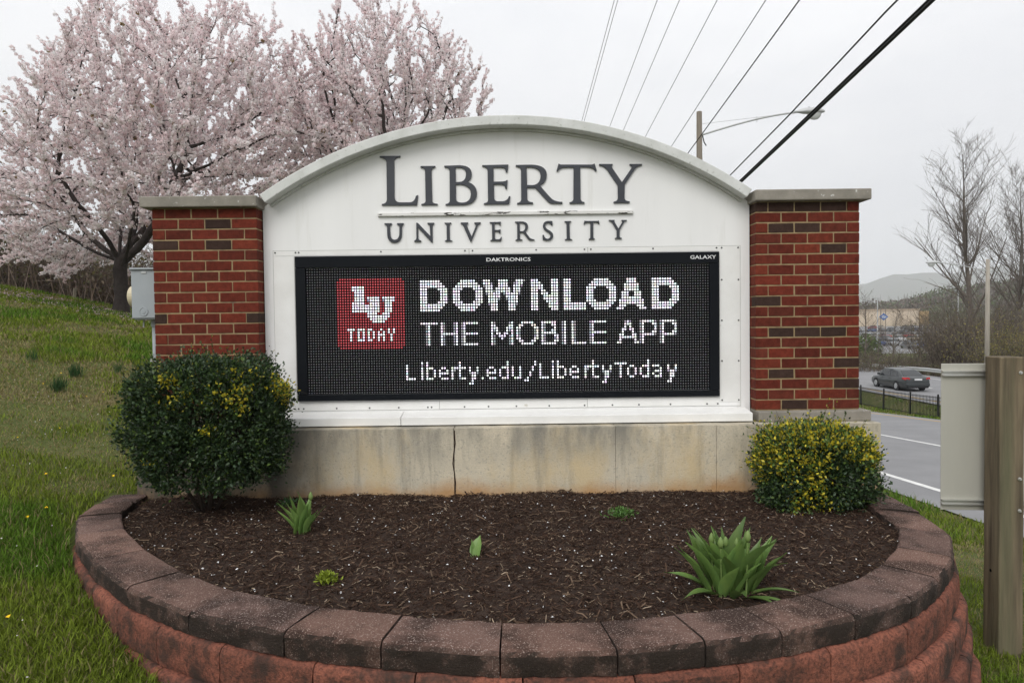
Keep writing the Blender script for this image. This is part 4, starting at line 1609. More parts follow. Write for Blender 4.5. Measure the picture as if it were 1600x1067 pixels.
VPX, VPY = 792., 606.
dirw = ray(VPX, VPY); dirw = dirw / dirw[1]
wires = [((960.1, 0), 10.0, .0075, 'topmost bare power wire of a close pair running down the road'), ((965.5, 0), 10.0, .0075, 'second bare power wire of the close pair running down the road'),
         ((1027.2, 0), 9.0, .0075, 'bare power wire next to the close pair'), ((1062, 0), 9.0, .0075, 'bare power wire, fourth counted from the close pair'),
         ((1121, 0), 9.0, .0085, 'bare power wire, fifth counted from the close pair'), ((1197, 0), 7.4, .009, 'bare power wire beside the black insulated cable'),
         ((1249.5, 0), 6.7, .013, 'thin black insulated cable crossing in front of the lamp pole'), ((1409, 0), 4.9, .014, 'black cable with a kink above the street lamp'),
         ((1458.5, 0), 4.6, .027, 'thickest black cable bundle running above the road')]
for (px, py), H, r_, lab in wires:
    Zt = H / ((VPY - py) / F_PX)
    P0 = at_depth(px, py, Zt)
    pts = []
    for Z in np.linspace(-6, 96, 35):
        q = P0 + dirw * (Z - Zt)
        s = (Z + 6) / 102
        q = q + np.array([0, 0, -1.0]) * (.9 * 4 * s * (1 - s) - .9 * 4 * ((Zt + 6) / 102) * (1 - (Zt + 6) / 102))
        if 'kink' in lab:
            q = q + np.array([0, 0, .06]) * math.exp(-((Z - 9.3) / 1.2) ** 2)
        pts.append(q)
    mb = MB()
    mb.tube(pts, r_, n=6)
    if 'bundle' in lab:
        mb.tube([q_ + np.array([-.020, 0, .034]) for q_ in pts], r_ * .6, n=6)
    tag(mb.build('power_line', M['wire'] if r_ > .01 else M['thin_wire'], smooth=True), lab, 'power line', 'overhead wires along the road')

# the pole the wires run to, far down the road
fp = at_depth(VPX, VPY, 96)
fx = 4.6
gzf = gz(fx, fp[1])
up_ = thing('utility_pole', 'far wooden utility pole with crossarms down the road behind the sign', 'utility pole', (fx, fp[1], gzf))
ztop = fp[2] + 10.6
under(pole_mb((fx, fp[1]), gzf - .5, ztop, .2, .13).build('pole', M['pole'], smooth=True), up_)
for zz in (8.9, 9.9):
    mb = MB(); mb.box((fx - 2.1, fp[1] - .06, fp[2] + zz - .08), (fx + 1.2, fp[1] + .06, fp[2] + zz + .04)); under(mb.build('crossarm', M['pole']), up_)

# ------------------------------------------------------------------ grass


def blades(n, Zr, pw, side, lat, h0, h1, w0, seedc):
    """grass blades on the terrain; depth range Zr, density falling with Z**pw, side -1 left / +1 right"""
    u = rng.random(n)
    a, b = Zr
    k = 1 - pw
    Z = (a ** k + u * (b ** k - a ** k)) ** (1 / k) if abs(k) > 1e-6 else a * (b / a) ** u
    f0, f1 = lat
    X = side * Z * rng.uniform(f0, f1, n)
    y = Z + CAM[1]
    ok = np.ones(n, bool)
    d = np.c_[X, y] - PC
    t = np.degrees(np.arctan2(d[:, 0], -d[:, 1]))
    ok &= ~((np.hypot(d[:, 0], d[:, 1]) < r_out(np.clip(t, -90, 90)) + .025) & (np.abs(t) < 84))
    ok &= ~((np.abs(X) < 2.83) & (y > -.4) & (y < .85))
    uu = X - .075 * Z
    ok &= ~((uu > 5.25) & (uu < 14.8)) & ~((X > 22.6) & (X < 33.5) & (Z > 18))
    X, y, Z = X[ok], y[ok], Z[ok]
    n = len(X)
    P2 = np.c_[X, y]
    z = ground(X, y) + (vnoise(P2, 1.3) - .5) * .035
    patch = vnoise(P2, .55, 2) * .6 + vnoise(P2, 1.9, 4) * .4
    dry = smooth(.56, .70, patch + .06 * smooth(6, 9, Z))
    lush = smooth(.50, .30, patch)
    thin = rng.random(n) < .45 * dry
    fl = np.maximum(1, Z / 5.5)
    h = (h0 + (h1 - h0) * rng.random(n) ** 1.6) * (1 - .45 * dry + .35 * lush) * np.minimum(fl, 1.8) ** .5
    w = w0 * rng.uniform(.7, 1.4, n) * fl
    az = rng.uniform(0, 2 * np.pi, n)
    lean = np.abs(rng.normal(.35, .38, n)) + thin * .7
    D = np.stack([np.cos(az) * np.sin(lean), np.sin(az) * np.sin(lean), np.cos(lean)], 1)
    S = np.stack([-np.sin(az), np.cos(az), 0 * az], 1)
    B = np.c_[X, y, z - .006]
    mid = B + D * (h * .55)[:, None]
    tip = mid + unit(D + np.stack([np.cos(az), np.sin(az), -.35 + 0 * az], 1) * .55) * (h * .5)[:, None]
    w = w[:, None]
    V = np.stack([B - S * w, B + S * w, mid + S * w * .8, mid - S * w * .8, tip], 1).reshape(-1, 3)
    b_ = np.arange(n)[:, None] * 5
    T = np.concatenate([b_ + [0, 1, 2], b_ + [0, 2, 3], b_ + [3, 2, 4]], 0)
    g = np.array([.138, .180, .022]) * (1 - lush[:, None]) + np.array([.080, .148, .016]) * lush[:, None]
    g = g * rng.uniform(.5, 1.75, (n, 1))
    straw = np.array([.27, .225, .11]) * rng.uniform(.7, 1.2, (n, 1))
    isdry = rng.random(n) < (.10 + .66 * dry)
    C = np.where(isdry[:, None], straw, g)
    return V, T, np.repeat(C, 5, axis=0)


parts = [blades(120000, (2.3, 7.5), 1.1, -1, (.02, .92), .035, .085, .0029, 1),
         blades(90000, (7.5, 28), 1.3, -1, (.36, .92), .05, .10, .0034, 2),
         blades(38000, (2.5, 7.5), 1.1, 1, (.45, .92), .035, .080, .0029, 3),
         blades(26000, (7, 16), 1.2, 1, (.36, .80), .045, .09, .0032, 4),
         blades(26000, (22, 46), 1.2, 1, (.48, .68), .05, .13, .0026, 5)]
V, T, C = cat_meshes(parts)
gr = bulk('grass', V, T, M['blade'], col=C)
tag(gr, 'short green spring grass with straw patches covering the slope', 'grass', kind='stuff')
# darker onion-grass tufts
parts = []
for (px, py) in ((118, 592), (91, 614), (185, 584), (53, 566)):
    lo_, hi_ = 3.0, 40.0                       # march along the pixel's ray to the slope
    prev = lo_
    for Z in np.linspace(3, 30, 400):
        q = at_depth(px, py, Z)
        if q[2] < gz(q[0], q[1]):
            break
    n = 130 if py > 586 else 45
    sz = .05
    P = np.array([q[0], q[1], gz(q[0], q[1])]) + np.c_[rng.normal(0, sz * .7, (n, 2)), np.zeros(n)]
    D = np.c_[rng.normal(0, .22, (n, 2)), np.ones(n)]
    Cc = np.array([.045, .095, .035]) * rng.uniform(.6, 1.3, (n, 1))
    parts.append(leaf_cards(P, D, rng.uniform(.12, .23, n), .007, Cc))
V, T, C = cat_meshes(parts)
o = bulk('grass_tufts', V, T, M['blade'], parent=gr, col=C)
tag(o, kind='stuff')
# dandelions and fallen petals on the grass
parts = []
n = 240
Z = rng.uniform(2.6, 9, n); X = -Z * rng.uniform(.3, .85, n)
P = np.c_[X, Z + CAM[1], ground(X, Z + CAM[1]) + .05]
ok = np.hypot(P[:, 0] - PC[0], P[:, 1] - PC[1]) > 3.15
P = P[ok]; n = len(P)
yel = rng.random(n) < .16
C = np.where(yel[:, None], np.array([[.75, .48, .02]]), np.array([[.62, .58, .58]]))
parts.append(leaf_cards(P, rng.normal(size=(n, 3)) * [1, 1, .3], np.where(yel, .024, .014), np.where(yel, .024, .010), C, N=np.tile([0, -.4, 1.], (n, 1))))
V, T, C = cat_meshes(parts)
o = bulk('petals_in_grass', V, T, M['chip'], parent=gr, col=C)
tag(o, kind='stuff')

# ------------------------------------------------------------------ flowering cherries


def colonize(trunk, att, step, kill, infl, iters):
    """space colonisation: returns nodes, parents"""
    pts = [np.array(p, float) for p in trunk]
    par = [-1] + list(range(len(trunk) - 1))
    att = att.copy()
    alive = np.ones(len(att), bool)
    for it in range(iters):
        kd = kdtree.KDTree(len(pts))
        for i, p in enumerate(pts): kd.insert(p, i)
        kd.balance()
        acc = {}
        for ai in np.nonzero(alive)[0]:
            co, i, dist = kd.find(att[ai])
            if dist < kill: alive[ai] = False
            elif dist < infl:
                v = (att[ai] - pts[i]) / dist
                acc[i] = acc.get(i, 0) + v
        if not acc: break
        for i, v in acc.items():
            n_ = np.linalg.norm(v)
            if n_ < 1e-3: continue
            d = v / n_ + rng.normal(0, .12, 3) + np.array([0, 0, .05])
            d /= np.linalg.norm(d)
            pts.append(pts[i] + d * step); par.append(i)
    return np.array(pts), np.array(par)


def pipe_radii(par, r0, ex):
    n = len(par)
    acc = np.zeros(n)
    r_ = np.zeros(n)
    for i in range(n - 1, -1, -1):
        r_[i] = max(acc[i], r0 ** ex) ** (1 / ex)
        if par[i] >= 0: acc[par[i]] += r_[i] ** ex
    return r_


def cherry(label, base, crown_c, crown_r, n_att, fork_h, limbs, seed, twig_keep=1.0, shape=None):
    global rng
    keep = rng
    rng = np.random.default_rng(seed)
    base = np.array(base); cc_ = np.array(crown_c); cr_ = np.array(crown_r)
    root = thing('cherry_tree', label, 'tree', tuple(base), 'flowering cherry trees on the slope')
    d = rand_unit(n_att)
    rad = rng.random(n_att) ** (1 / 2.2)
    env = .80 + .42 * vnoise(d * 2 + 9, 1.5, seed)
    A = cc_ + d * (rad * env)[:, None] * cr_
    if shape is not None: A = A[shape(A)]
    trunk = [base + [0, 0, -.2]]
    top = base + np.array([.05, 0, fork_h])
    for s in np.linspace(.12, 1, 6): trunk.append(base * (1 - s) + top * s + rng.normal(0, .02, 3))
    # hand-set main limbs as seeds
    pts = list(trunk); par = [-1] + list(range(len(trunk) - 1))
    ti = len(trunk) - 1
    for (dx, dy, dz, L_) in limbs:
        dd = np.array([dx, dy, dz], float); dd /= np.linalg.norm(dd)
        prev = ti - (1 if rng.random() < .4 else 0)
        p = pts[prev].copy()
        for k in range(int(L_ / .32)):
            dd = dd + rng.normal(0, .10, 3) + np.array([0, 0, .03]); dd /= np.linalg.norm(dd)
            p = p + dd * .32
            pts.append(p.copy()); par.append(prev); prev = len(pts) - 1
    # grow from all of these
    P, PR = list(pts), list(par)
    att = A
    alive = np.ones(len(att), bool)
    step, kill, infl = .28, .42, 2.4
    for it in range(70):
        kd = kdtree.KDTree(len(P))
        for i, q in enumerate(P): kd.insert(q, i)
        kd.balance()
        acc = {}
        for ai in np.nonzero(alive)[0]:
            co, i, dist = kd.find(att[ai])
            if dist < kill: alive[ai] = False
            elif dist < infl and i > 4:
                acc[i] = acc.get(i, 0) + (att[ai] - P[i]) / dist
        if not acc: break
        for i, v in acc.items():
            n_ = np.linalg.norm(v)
            if n_ < 1e-3: continue
            dd = v / n_ + rng.normal(0, .16, 3)
            dd /= np.linalg.norm(dd)
            P.append(P[i] + dd * step); PR.append(i)
    P = np.array(P); PR = np.array(PR)
    r_ = pipe_radii(PR, .0085, 2.15)
    r_ *= .19 / r_[1]
    r_ = np.maximum(r_, .006)
    r_[0] = r_[1] * 1.45; r_[1] *= 1.12
    ch = np.arange(1, len(P))
    A0, B0 = P[PR[ch]], P[ch]
    main = {}
    for i in ch:
        p_ = PR[i]
        if p_ not in main or r_[i] > r_[main[p_]]: main[p_] = i
    ismain = np.array([main[PR[i]] == i for i in ch])
    ra = np.where(ismain, r_[PR[ch]], np.minimum(r_[PR[ch]], r_[ch] * 1.35))
    big = r_[ch] > .045
    # trunk and limbs
    V, T = tubes_np(A0[big], B0[big] + unit(B0[big] - A0[big]) * (.5 * r_[ch][big])[:, None], ra[big], r_[ch][big], n=8)
    under(bulk('trunk', V, T, M['bark'], smooth=True), root)
    parts = [tubes_np(A0[~big], B0[~big], ra[~big], r_[ch][~big], n=4)]
    # flowering spurs
    thin_ = np.nonzero((r_ < .030) & (np.arange(len(P)) > 8))[0]
    ta, tb, fl = [], [], []
    for i in thin_:
        bd = unit((P[i] - P[PR[i]])[None])[0]
        outw = unit((P[i] - (cc_ - [0, 0, cr_[2] * .6]))[None])[0]
        for _ in range(rng.choice([1, 2, 3], p=[.2, .45, .35])):
            if rng.random() > twig_keep: continue
            dd = unit((bd * .55 + outw * .75 + np.array([0, 0, .22]) + rng.normal(0, .42, 3))[None])[0]
            L_ = rng.uniform(.22, .62) if rng.random() < .9 else rng.uniform(.6, 1.05)
            m_ = P[i] + dd * L_ * .5
            e_ = m_ + unit((dd + np.array([0, 0, .16]) + rng.normal(0, .12, 3))[None])[0] * L_ * .5
            ta += [P[i], m_]; tb += [m_, e_]
            for s in np.arange(.06, 1.0, .084 / L_):
                fl.append((P[i] * (1 - 2 * s) + m_ * 2 * s) if s < .5 else (m_ * (2 - 2 * s) + e_ * (2 * s - 1)))
        for s in (.2, .55, .9):
            if rng.random() < .75: fl.append(P[PR[i]] * (1 - s) + P[i] * s)
    parts.append(tubes_np(np.array(ta), np.array(tb), .0055, .0035, n=3))
    v4, t4 = parts[0]; v3, t3 = parts[1]
    V = np.concatenate([v4, v3]); T = np.concatenate([t4, t3 + len(v4)])
    under(bulk('branches', V, T, M['bark']), root)
    fl = np.array(fl)
    fl = fl[rng.random(len(fl)) < .93]
    n = len(fl)
    fl = fl + rng.normal(0, .02, fl.shape)
    k = 7
    ctr = np.repeat(fl, k, 0)
    nd = rand_unit(n * k)
    rad_ = np.repeat(rng.uniform(.030, .062, n), k)[:, None]
    tone = rng.uniform(0, 1, n)
    c_ = np.array([.92, .785, .795]) * (1 - tone[:, None]) + np.array([.95, .91, .905]) * tone[:, None]
    c_ = np.where((rng.random(n) < .005)[:, None], np.array([[.30, .22, .11]]), c_)
    c_ = np.repeat(c_ * rng.uniform(.92, 1.04, (n, 1)), k, 0) * rng.uniform(.93, 1.05, (n * k, 1))
    tg = unit(np.cross(nd, rand_unit(n * k)))
    Lq = rad_[:, 0] * rng.uniform(1.25, 1.8, n * k)
    V, T, C = leaf_cards(ctr + nd * rad_ - tg * (Lq / 2)[:, None], tg, Lq, Lq * .95, np.minimum(c_, .95), fold=-.18, N=nd)
    under(bulk('blossom', V, T, M['blossom'], col=C), root)
    rng = keep
    return n


b1 = at_depth(189, 488, 20.0); b1[2] = gz(b1[0], b1[1])
n1 = cherry('broad pink flowering cherry tree with a dark forked trunk on the slope', b1, (b1[0] + 1.1, b1[1] + .5, b1[2] + 4.75), (5.9, 4.6, 4.5), 4300, 1.5,
            [(-.9, .2, .55, 3.2), (-.35, -.6, .8, 2.6), (.15, .4, 1, 3.0), (.95, -.1, .62, 3.4), (.4, .7, .8, 2.6), (-.6, .7, .7, 2.4), (.7, -.7, .7, 2.4), (-1, -.35, .35, 2.6)], 41,
            shape=lambda A: (A[:, 2] > b1[2] + np.where(A[:, 0] < b1[0] - .8, 1.0, 1.75) + .25 * np.maximum(0, A[:, 0] - b1[0])) & (A[:, 2] < b1[2] + 9.4) & ((A[:, 2] - 1.3) / (A[:, 1] + 5.27) < .285 + 1.2 * np.maximum(-.05, A[:, 0] / (A[:, 1] + 5.27) + .75)))
b2 = np.array([-3.9, 16.0, 0.0]); b2[2] = gz(b2[0], b2[1])
n2 = cherry('second pink flowering cherry tree rising behind the arch', b2, (b2[0] + .1, b2[1], 7.3), (3.1, 3.0, 3.8), 2100, 2.2,
            [(-.7, .1, .9, 3.4), (.75, -.1, .85, 3.6), (.05, .6, 1, 3.4), (.2, -.6, 1, 3.2), (-.4, -.4, 1, 3.0)], 43)
# petals lying under the first cherry
n = 2600
P = np.c_[b1[0] + rng.normal(.8, 1.9, n), b1[1] + rng.normal(-.7, 1.0, n)]
P = np.c_[P, ground(P[:, 0], P[:, 1]) + .035]
V, T, C = leaf_cards(P, rng.normal(size=(n, 3)) * [1, 1, .2], .05, .045, np.ones((n, 3)) * np.array([.42, .32, .34]) * rng.uniform(.6, 1.3, (n, 1)), N=np.tile([0, -.5, 1.], (n, 1)))
o = bulk('petals_under_tree', V, T, M['chip'], parent=gr, col=C)
tag(o, kind='stuff')

# ------------------------------------------------------------------ bare trees


def grow_bare(seed, height, spread, levels, upright=.55, n0=9, r0=None):
    r_ = np.random.default_rng(seed)
    A, B, RA, RB = [], [], [], []
    r0 = r0 or height * .0145

    def go(p, d, L_, rad, lev):
        seg = 14 if lev == 0 else max(3, 6 - lev)
        end = .10 if lev == 0 else .35
        for k in range(seg):
            d2 = d + r_.normal(0, .035 + .035 * lev, 3) + np.array([0, 0, .07 * (lev > 0)])
            d2 /= np.linalg.norm(d2)
            q = p + d2 * L_ / seg
            rk, rn = rad * (1 - (1 - end) * k / seg), rad * (1 - (1 - end) * (k + 1) / seg)
            A.append(p); B.append(q); RA.append(rk); RB.append(rn)
            t = (k + 1) / seg
            if lev < levels and not (lev == 0 and t < .26):
                for _ in range(r_.integers(2, 4) if lev == 0 else r_.integers(1, 3)):
                    az = r_.uniform(0, 2 * np.pi)
                    o_ = np.array([math.cos(az), math.sin(az), 0])
                    dd = d2 * upright + o_ * spread + np.array([0, 0, .22])
                    dd /= np.linalg.norm(dd)
                    Lc = L_ * (.46 * (1.12 - .85 * t) if lev == 0 else r_.uniform(.40, .6))
                    go(p + (q - p) * r_.random(), dd, Lc, max(rn * .5, r0 * .018) if lev == 0 else rn * .6, lev + 1)
            p, d = q, d2
    go(np.zeros(3), np.array([0, 0, 1.]), height, r0, 0)
    return np.array(A), np.array(B), np.array(RA), np.array(RB)


def bare_meshes(seed, height, spread, levels, upright, min_r):
    A, B, RA, RB = grow_bare(seed, height, spread, levels, upright)
    big = RA > height * .004
    V, T = tubes_np(A[big], B[big], RA[big], RB[big], n=7)
    V2, T2 = tubes_np(A[~big], B[~big], np.maximum(RA[~big], min_r), np.maximum(RB[~big], min_r * .7), n=3)
    out = []
    for nm, v, t in (('trunk', V, T), ('crown', V2, T2)):
        o = bulk(nm, v, t, M['bare_bark'])
        out.append(o.data)
        bpy.data.objects.remove(o)
    return out


def place_bare(meshes, label, x, y, rotz, s=1.0, group='bare trees beyond the road'):
    root = thing('bare_tree', label, 'tree', (x, y, gz(x, y) - .1), group)
    root.rotation_euler = (0, 0, rotz)
    root.scale = (s, s, s)
    for nm, me in zip(('trunk', 'crown'), meshes):
        o = bpy.data.objects.new(nm, me)
        link(o, root)
    return root


bigA = bare_meshes(51, 22.5, .66, 3, .62, .012)
bigB = bare_meshes(52, 21.0, .62, 3, .64, .012)
medA = bare_meshes(53, 8.8, .75, 2, .55, .011)
medB = bare_meshes(54, 7.4, .85, 2, .5, .011)


def gp(px, Z):
    q = at_depth(px, 520, Z)
    return q[0], q[1]


place_bare(bigA, 'tall bare tree with a straight dark trunk behind the road sign plate', *gp(1517, 70), .4)
place_bare(bigB, 'tall bare tree standing behind the weathered timber post', *gp(1592, 76), 1.9)
for i, (px, Z, mm, s, lab) in enumerate(((1352, 78, medA, .95, 'slim bare tree right beside the brick pillar edge'), (1396, 86, medB, 1.0, 'slender bare sapling standing before the car park'),
                                         (1437, 72, medA, .75, 'low forked bare tree above the moving car'), (1452, 74, medB, .8, 'small bare tree between the forked tree and the tall trunk'),
                                         (1486, 84, medA, 1.05, 'medium bare tree next to the tall dark trunk'), (1556, 68, medB, 1.2, 'spreading bare tree behind the pale street light pole'),
                                         (1372, 74, medB, .6, 'low bushy bare tree between two slim trees'), (1571, 64, medA, .8, 'bare shrubby tree next to the timber post top'))):
    place_bare(mm, lab, *gp(px, Z), 1.3 * i, s)

# ------------------------------------------------------------------ thickets (uncountable twigs and young leaves)


def thicket(name, label, pts, hgt, n, cols, leafc, nleaf, wid, seed, leaf_l=.12):
    global rng
    keep = rng
    rng = np.random.default_rng(seed)
    k = rng.integers(0, len(pts), n)
    base = np.array(pts)[k] + np.c_[rng.normal(0, 1.0, (n, 2)), np.zeros(n)]
    base[:, 2] = ground(base[:, 0], base[:, 1]) - .05
    h = hgt * rng.uniform(.3, 1.0, n) * (.6 + .6 * vnoise(base[:, :2], .35, seed))
    D = unit(np.c_[rng.normal(0, .32, (n, 2)), np.ones(n)])
    mid = base + D * (h * .55)[:, None]
    e1 = mid + unit(D + rng.normal(0, .45, (n, 3))) * (h * .5)[:, None]
    e2 = mid + unit(D + rng.normal(0, .6, (n, 3))) * (h * .42)[:, None]
    A = np.concatenate([base, mid, mid]); B = np.concatenate([mid, e1, e2])
    V, T = tubes_np(A, B, np.r_[np.full(n, wid), np.full(2 * n, wid * .6)], np.r_[np.full(n, wid * .7), np.full(2 * n, wid * .3)])
    C = np.array(cols)[rng.integers(0, len(cols), len(A))] * rng.uniform(.6, 1.3, (len(A), 1))
    o = bulk(name, V, T, M['twig'], col=np.repeat(C, 6, axis=0))
    tag(o, label, 'thicket', kind='stuff')
    if nleaf:
        j = rng.integers(0, n, nleaf)
        s = rng.random((nleaf, 1))
        P = mid[j] * (1 - s) + np.where(rng.random((nleaf, 1)) < .5, e1[j], e2[j]) * s + rng.normal(0, .12, (nleaf, 3))
        LC = np.array(leafc)[rng.integers(0, len(leafc), nleaf)] * rng.uniform(.6, 1.35, (nleaf, 1))
        V, T, C = leaf_cards(P, rand_unit(nleaf), leaf_l * rng.uniform(.6, 1.3, nleaf), leaf_l * .6, LC)
        tag(bulk('young_leaves', V, T, M['leaf'], parent=o, col=C), kind='stuff')
    rng = keep
    return o


BR = [(.11, .085, .065), (.15, .12, .09), (.085, .066, .05), (.17, .145, .115)]
line = [(*gp(px, Z), 0) for px in range(1335, 1600, 9) for Z in (60, 66, 72, 80)]
thicket('roadside_thicket', 'brown leafless brush growing beyond the guardrail', line, 2.6, 4200, BR, [(.10, .13, .035), (.16, .15, .05)], 5200, .018, 61, .15)
line = [(*gp(px, Z), 0) for px in range(1468, 1640, 8) for Z in (62, 70, 78, 88, 98)]
thicket('tall_thicket', 'tall brown leafless woodland edge around the tall bare trees', line, 8.0, 4200, BR, [(.12, .095, .06), (.17, .15, .055)], 7000, .024, 62, .2)
line = [(*gp(px, Z), 0) for px in range(1556, 1640, 7) for Z in (52, 55, 58)]
thicket('leafing_thicket', 'brush with sparse yellow-green young leaves behind the timber post', line, 6.6, 900, BR, [(.24, .22, .045), (.17, .17, .04), (.27, .21, .06)], 9000, .016, 63, .13)
line = [(*gp(px, Z), 0) for px in range(-90, 330, 12) for Z in (30, 34, 38, 44)]
thicket('hillside_thicket', 'brown and olive brush behind the grassy crest under the cherry', line, 4.6, 5200, [(.13, .095, .07), (.10, .075, .055), (.16, .12, .10)], [(.13, .12, .045), (.16, .12, .075), (.17, .115, .10), (.085, .085, .035)], 26000, .02, 64, .17)
# evergreen-looking rounded bush by the car park and one near it
for (px, Z, hh, lab) in ((1352, 92, 4.2, 'round green leafing bush at the near edge of the car park'), (1487, 90, 3.2, 'small olive bush beside the tall dark trunk')):
    x, y = gp(px, Z)
    g0 = gz(x, y)
    root = thing('leafing_bush', lab, 'bush', (x, y, g0), 'leafing bushes near the car park')
    n = 1600
    P = np.array([x, y, g0 + hh * .55]) + rand_unit(n) * (rng.random((n, 1)) ** .4) * [hh * .5, hh * .5, hh * .48]
    V, T, C = leaf_cards(P, rand_unit(n), .34, .24, np.array([.12, .17, .05]) * rng.uniform(.55, 1.3, (n, 1)))
    under(bulk('crown', V, T, M['leaf'], col=C), root)
    mb = MB(); mb.tube([(x, y, g0 - .2), (x + .1, y, g0 + hh * .5)], [.12, .05], n=6)
    under(mb.build('trunk', M['bare_bark']), root)

# ------------------------------------------------------------------ black picket fence on the median
def fence():
    zs = np.arange(24.5, 62, 2.42)
    pts = []
    for i, Z in enumerate(zs):
        x = 21.6 - .012 * (Z - 30) + .05 * math.sin(i * 1.7)
        y = Z + CAM[1]
        pts.append((x, y, gz(x, y)))
    f = thing('picket_fence', 'black metal picket fence on the grass strip between the two roads', 'fence', pts[0])
    leanr = random.Random(3)
    pk = MB()
    for i, (x, y, z) in enumerate(pts):
        mb = MB()
        lean = leanr.uniform(-.06, .06)
        mb.tube([(x, y, z - .2), (x, y + lean, z + 1.22)], .045, n=4)
        mb.lathe([(.05, 0), (.055, .02), (.02, .05)], n=6, origin=(x, y + lean, z + 1.22))
        under(mb.build('post', M['black_metal']), f)
        if i + 1 < len(pts):
            q = pts[i + 1]
            for h in (.14, .92, 1.10):
                mb = MB(); mb.tube([(x, y, z + h), (q[0], q[1], q[2] + h)], .018, n=4)
                under(mb.build('rail', M['black_metal']), f)
            for k in range(1, 20):
                s = k / 20
                px, py, pz_ = (x * (1 - s) + q[0] * s, y * (1 - s) + q[1] * s, z * (1 - s) + q[2] * s)
                pk.box((px - .009, py - .009, pz_ + .06), (px + .009, py + .009, pz_ + 1.16))
    o = pk.build('pickets', M['black_metal'])
    tag(o, kind='stuff')
    under(o, f)


fence()


def guardrail():
    zs = np.arange(46, 82, 1.9)
    f = thing('guardrail', 'galvanised steel guardrail along the far edge of the second road', 'guardrail', (34.1, 46 + CAM[1], gz(34.1, 46 + CAM[1])))
    prof = [(0, .40), (.05, .44), (.05, .49), (.0, .53), (0, .57), (.05, .61), (.05, .67), (0, .71)]
    path = [(34.1 + .01 * (Z - 46), Z + CAM[1]) for Z in zs]
    zg = [gz(x, y) for x, y in path]
    mb = MB()
    n = len(prof)
    vs, fs = [], []
    for (x, y), z in zip(path, zg):
        vs += [(x - .09 - a, y, z + h) for a, h in prof]
    for i in range(len(path) - 1):
        for k in range(n - 1):
            fs.append((i * n + k, i * n + k + 1, (i + 1) * n + k + 1, (i + 1) * n + k))
    mb.add(vs, fs)
    o = mb.build('rail', M['galv'])
    md = o.modifiers.new('thickness', 'SOLIDIFY'); md.thickness = .006
    under(o, f)
    for (x, y), z in zip(path, zg):
        mb = MB(); mb.box((x - .05, y - .07, z - .3), (x + .05, y + .07, z + .70)); mb.box((x - .088, y - .06, z + .45), (x - .051, y + .06, z + .68))
        under(mb.build('post', M['pole']), f)


guardrail()

# ------------------------------------------------------------------ cars
M['car_grey'] = mat('car_paint_grey', (.040, .045, .047), rough=.32, metal=.2, spec=.4, coat=.3)
M['car_glass'] = mat('car_glass', (.012, .015, .017), rough=.06, spec=.6)
M['tyre'] = mat('tyre', (.014, .014, .014), rough=.9)
M['rim'] = mat('rim', (.42, .43, .44), rough=.3, metal=.7)
M['tail'] = mat('tail_lamp', (.42, .012, .016), rough=.18, spec=.6)
M['plate'] = mat('number_plate', (.62, .63, .64), rough=.5)
M['car_trim'] = mat('car_trim', (.018, .018, .02), rough=.6)
M['chrome'] = mat('chrome', (.6, .6, .6), rough=.15, metal=1)


def body_sections(st):
    """stations (y, half width, floor z, belt z, shoulder inset, crown) -> lofted shell"""
    vs, fs = [], []
    ring = None
    for (y, w, zf, zb, crown) in st:
        h = zb - zf
        prof = [(-w * .86, zf), (-w * .97, zf + h * .10), (-w, zf + h * .42), (-w * .985, zf + h * .72), (-w * .93, zf + h * .93), (-w * .80, zb), (-w * .4, zb + crown * .8), (0, zb + crown)]
        prof = prof + [(-x, z) for x, z in reversed(prof[:-1])]
        ring = len(prof)
        vs += [(x, y, z) for x, z in prof]
    for i in range(len(st) - 1):
        for k in range(ring):
            a, b = i * ring + k, i * ring + (k + 1) % ring
            fs.append((a, b, b + ring, a + ring))
    fs += [tuple(range(ring)), tuple(reversed(range((len(st) - 1) * ring, len(st) * ring)))]
    return vs, fs


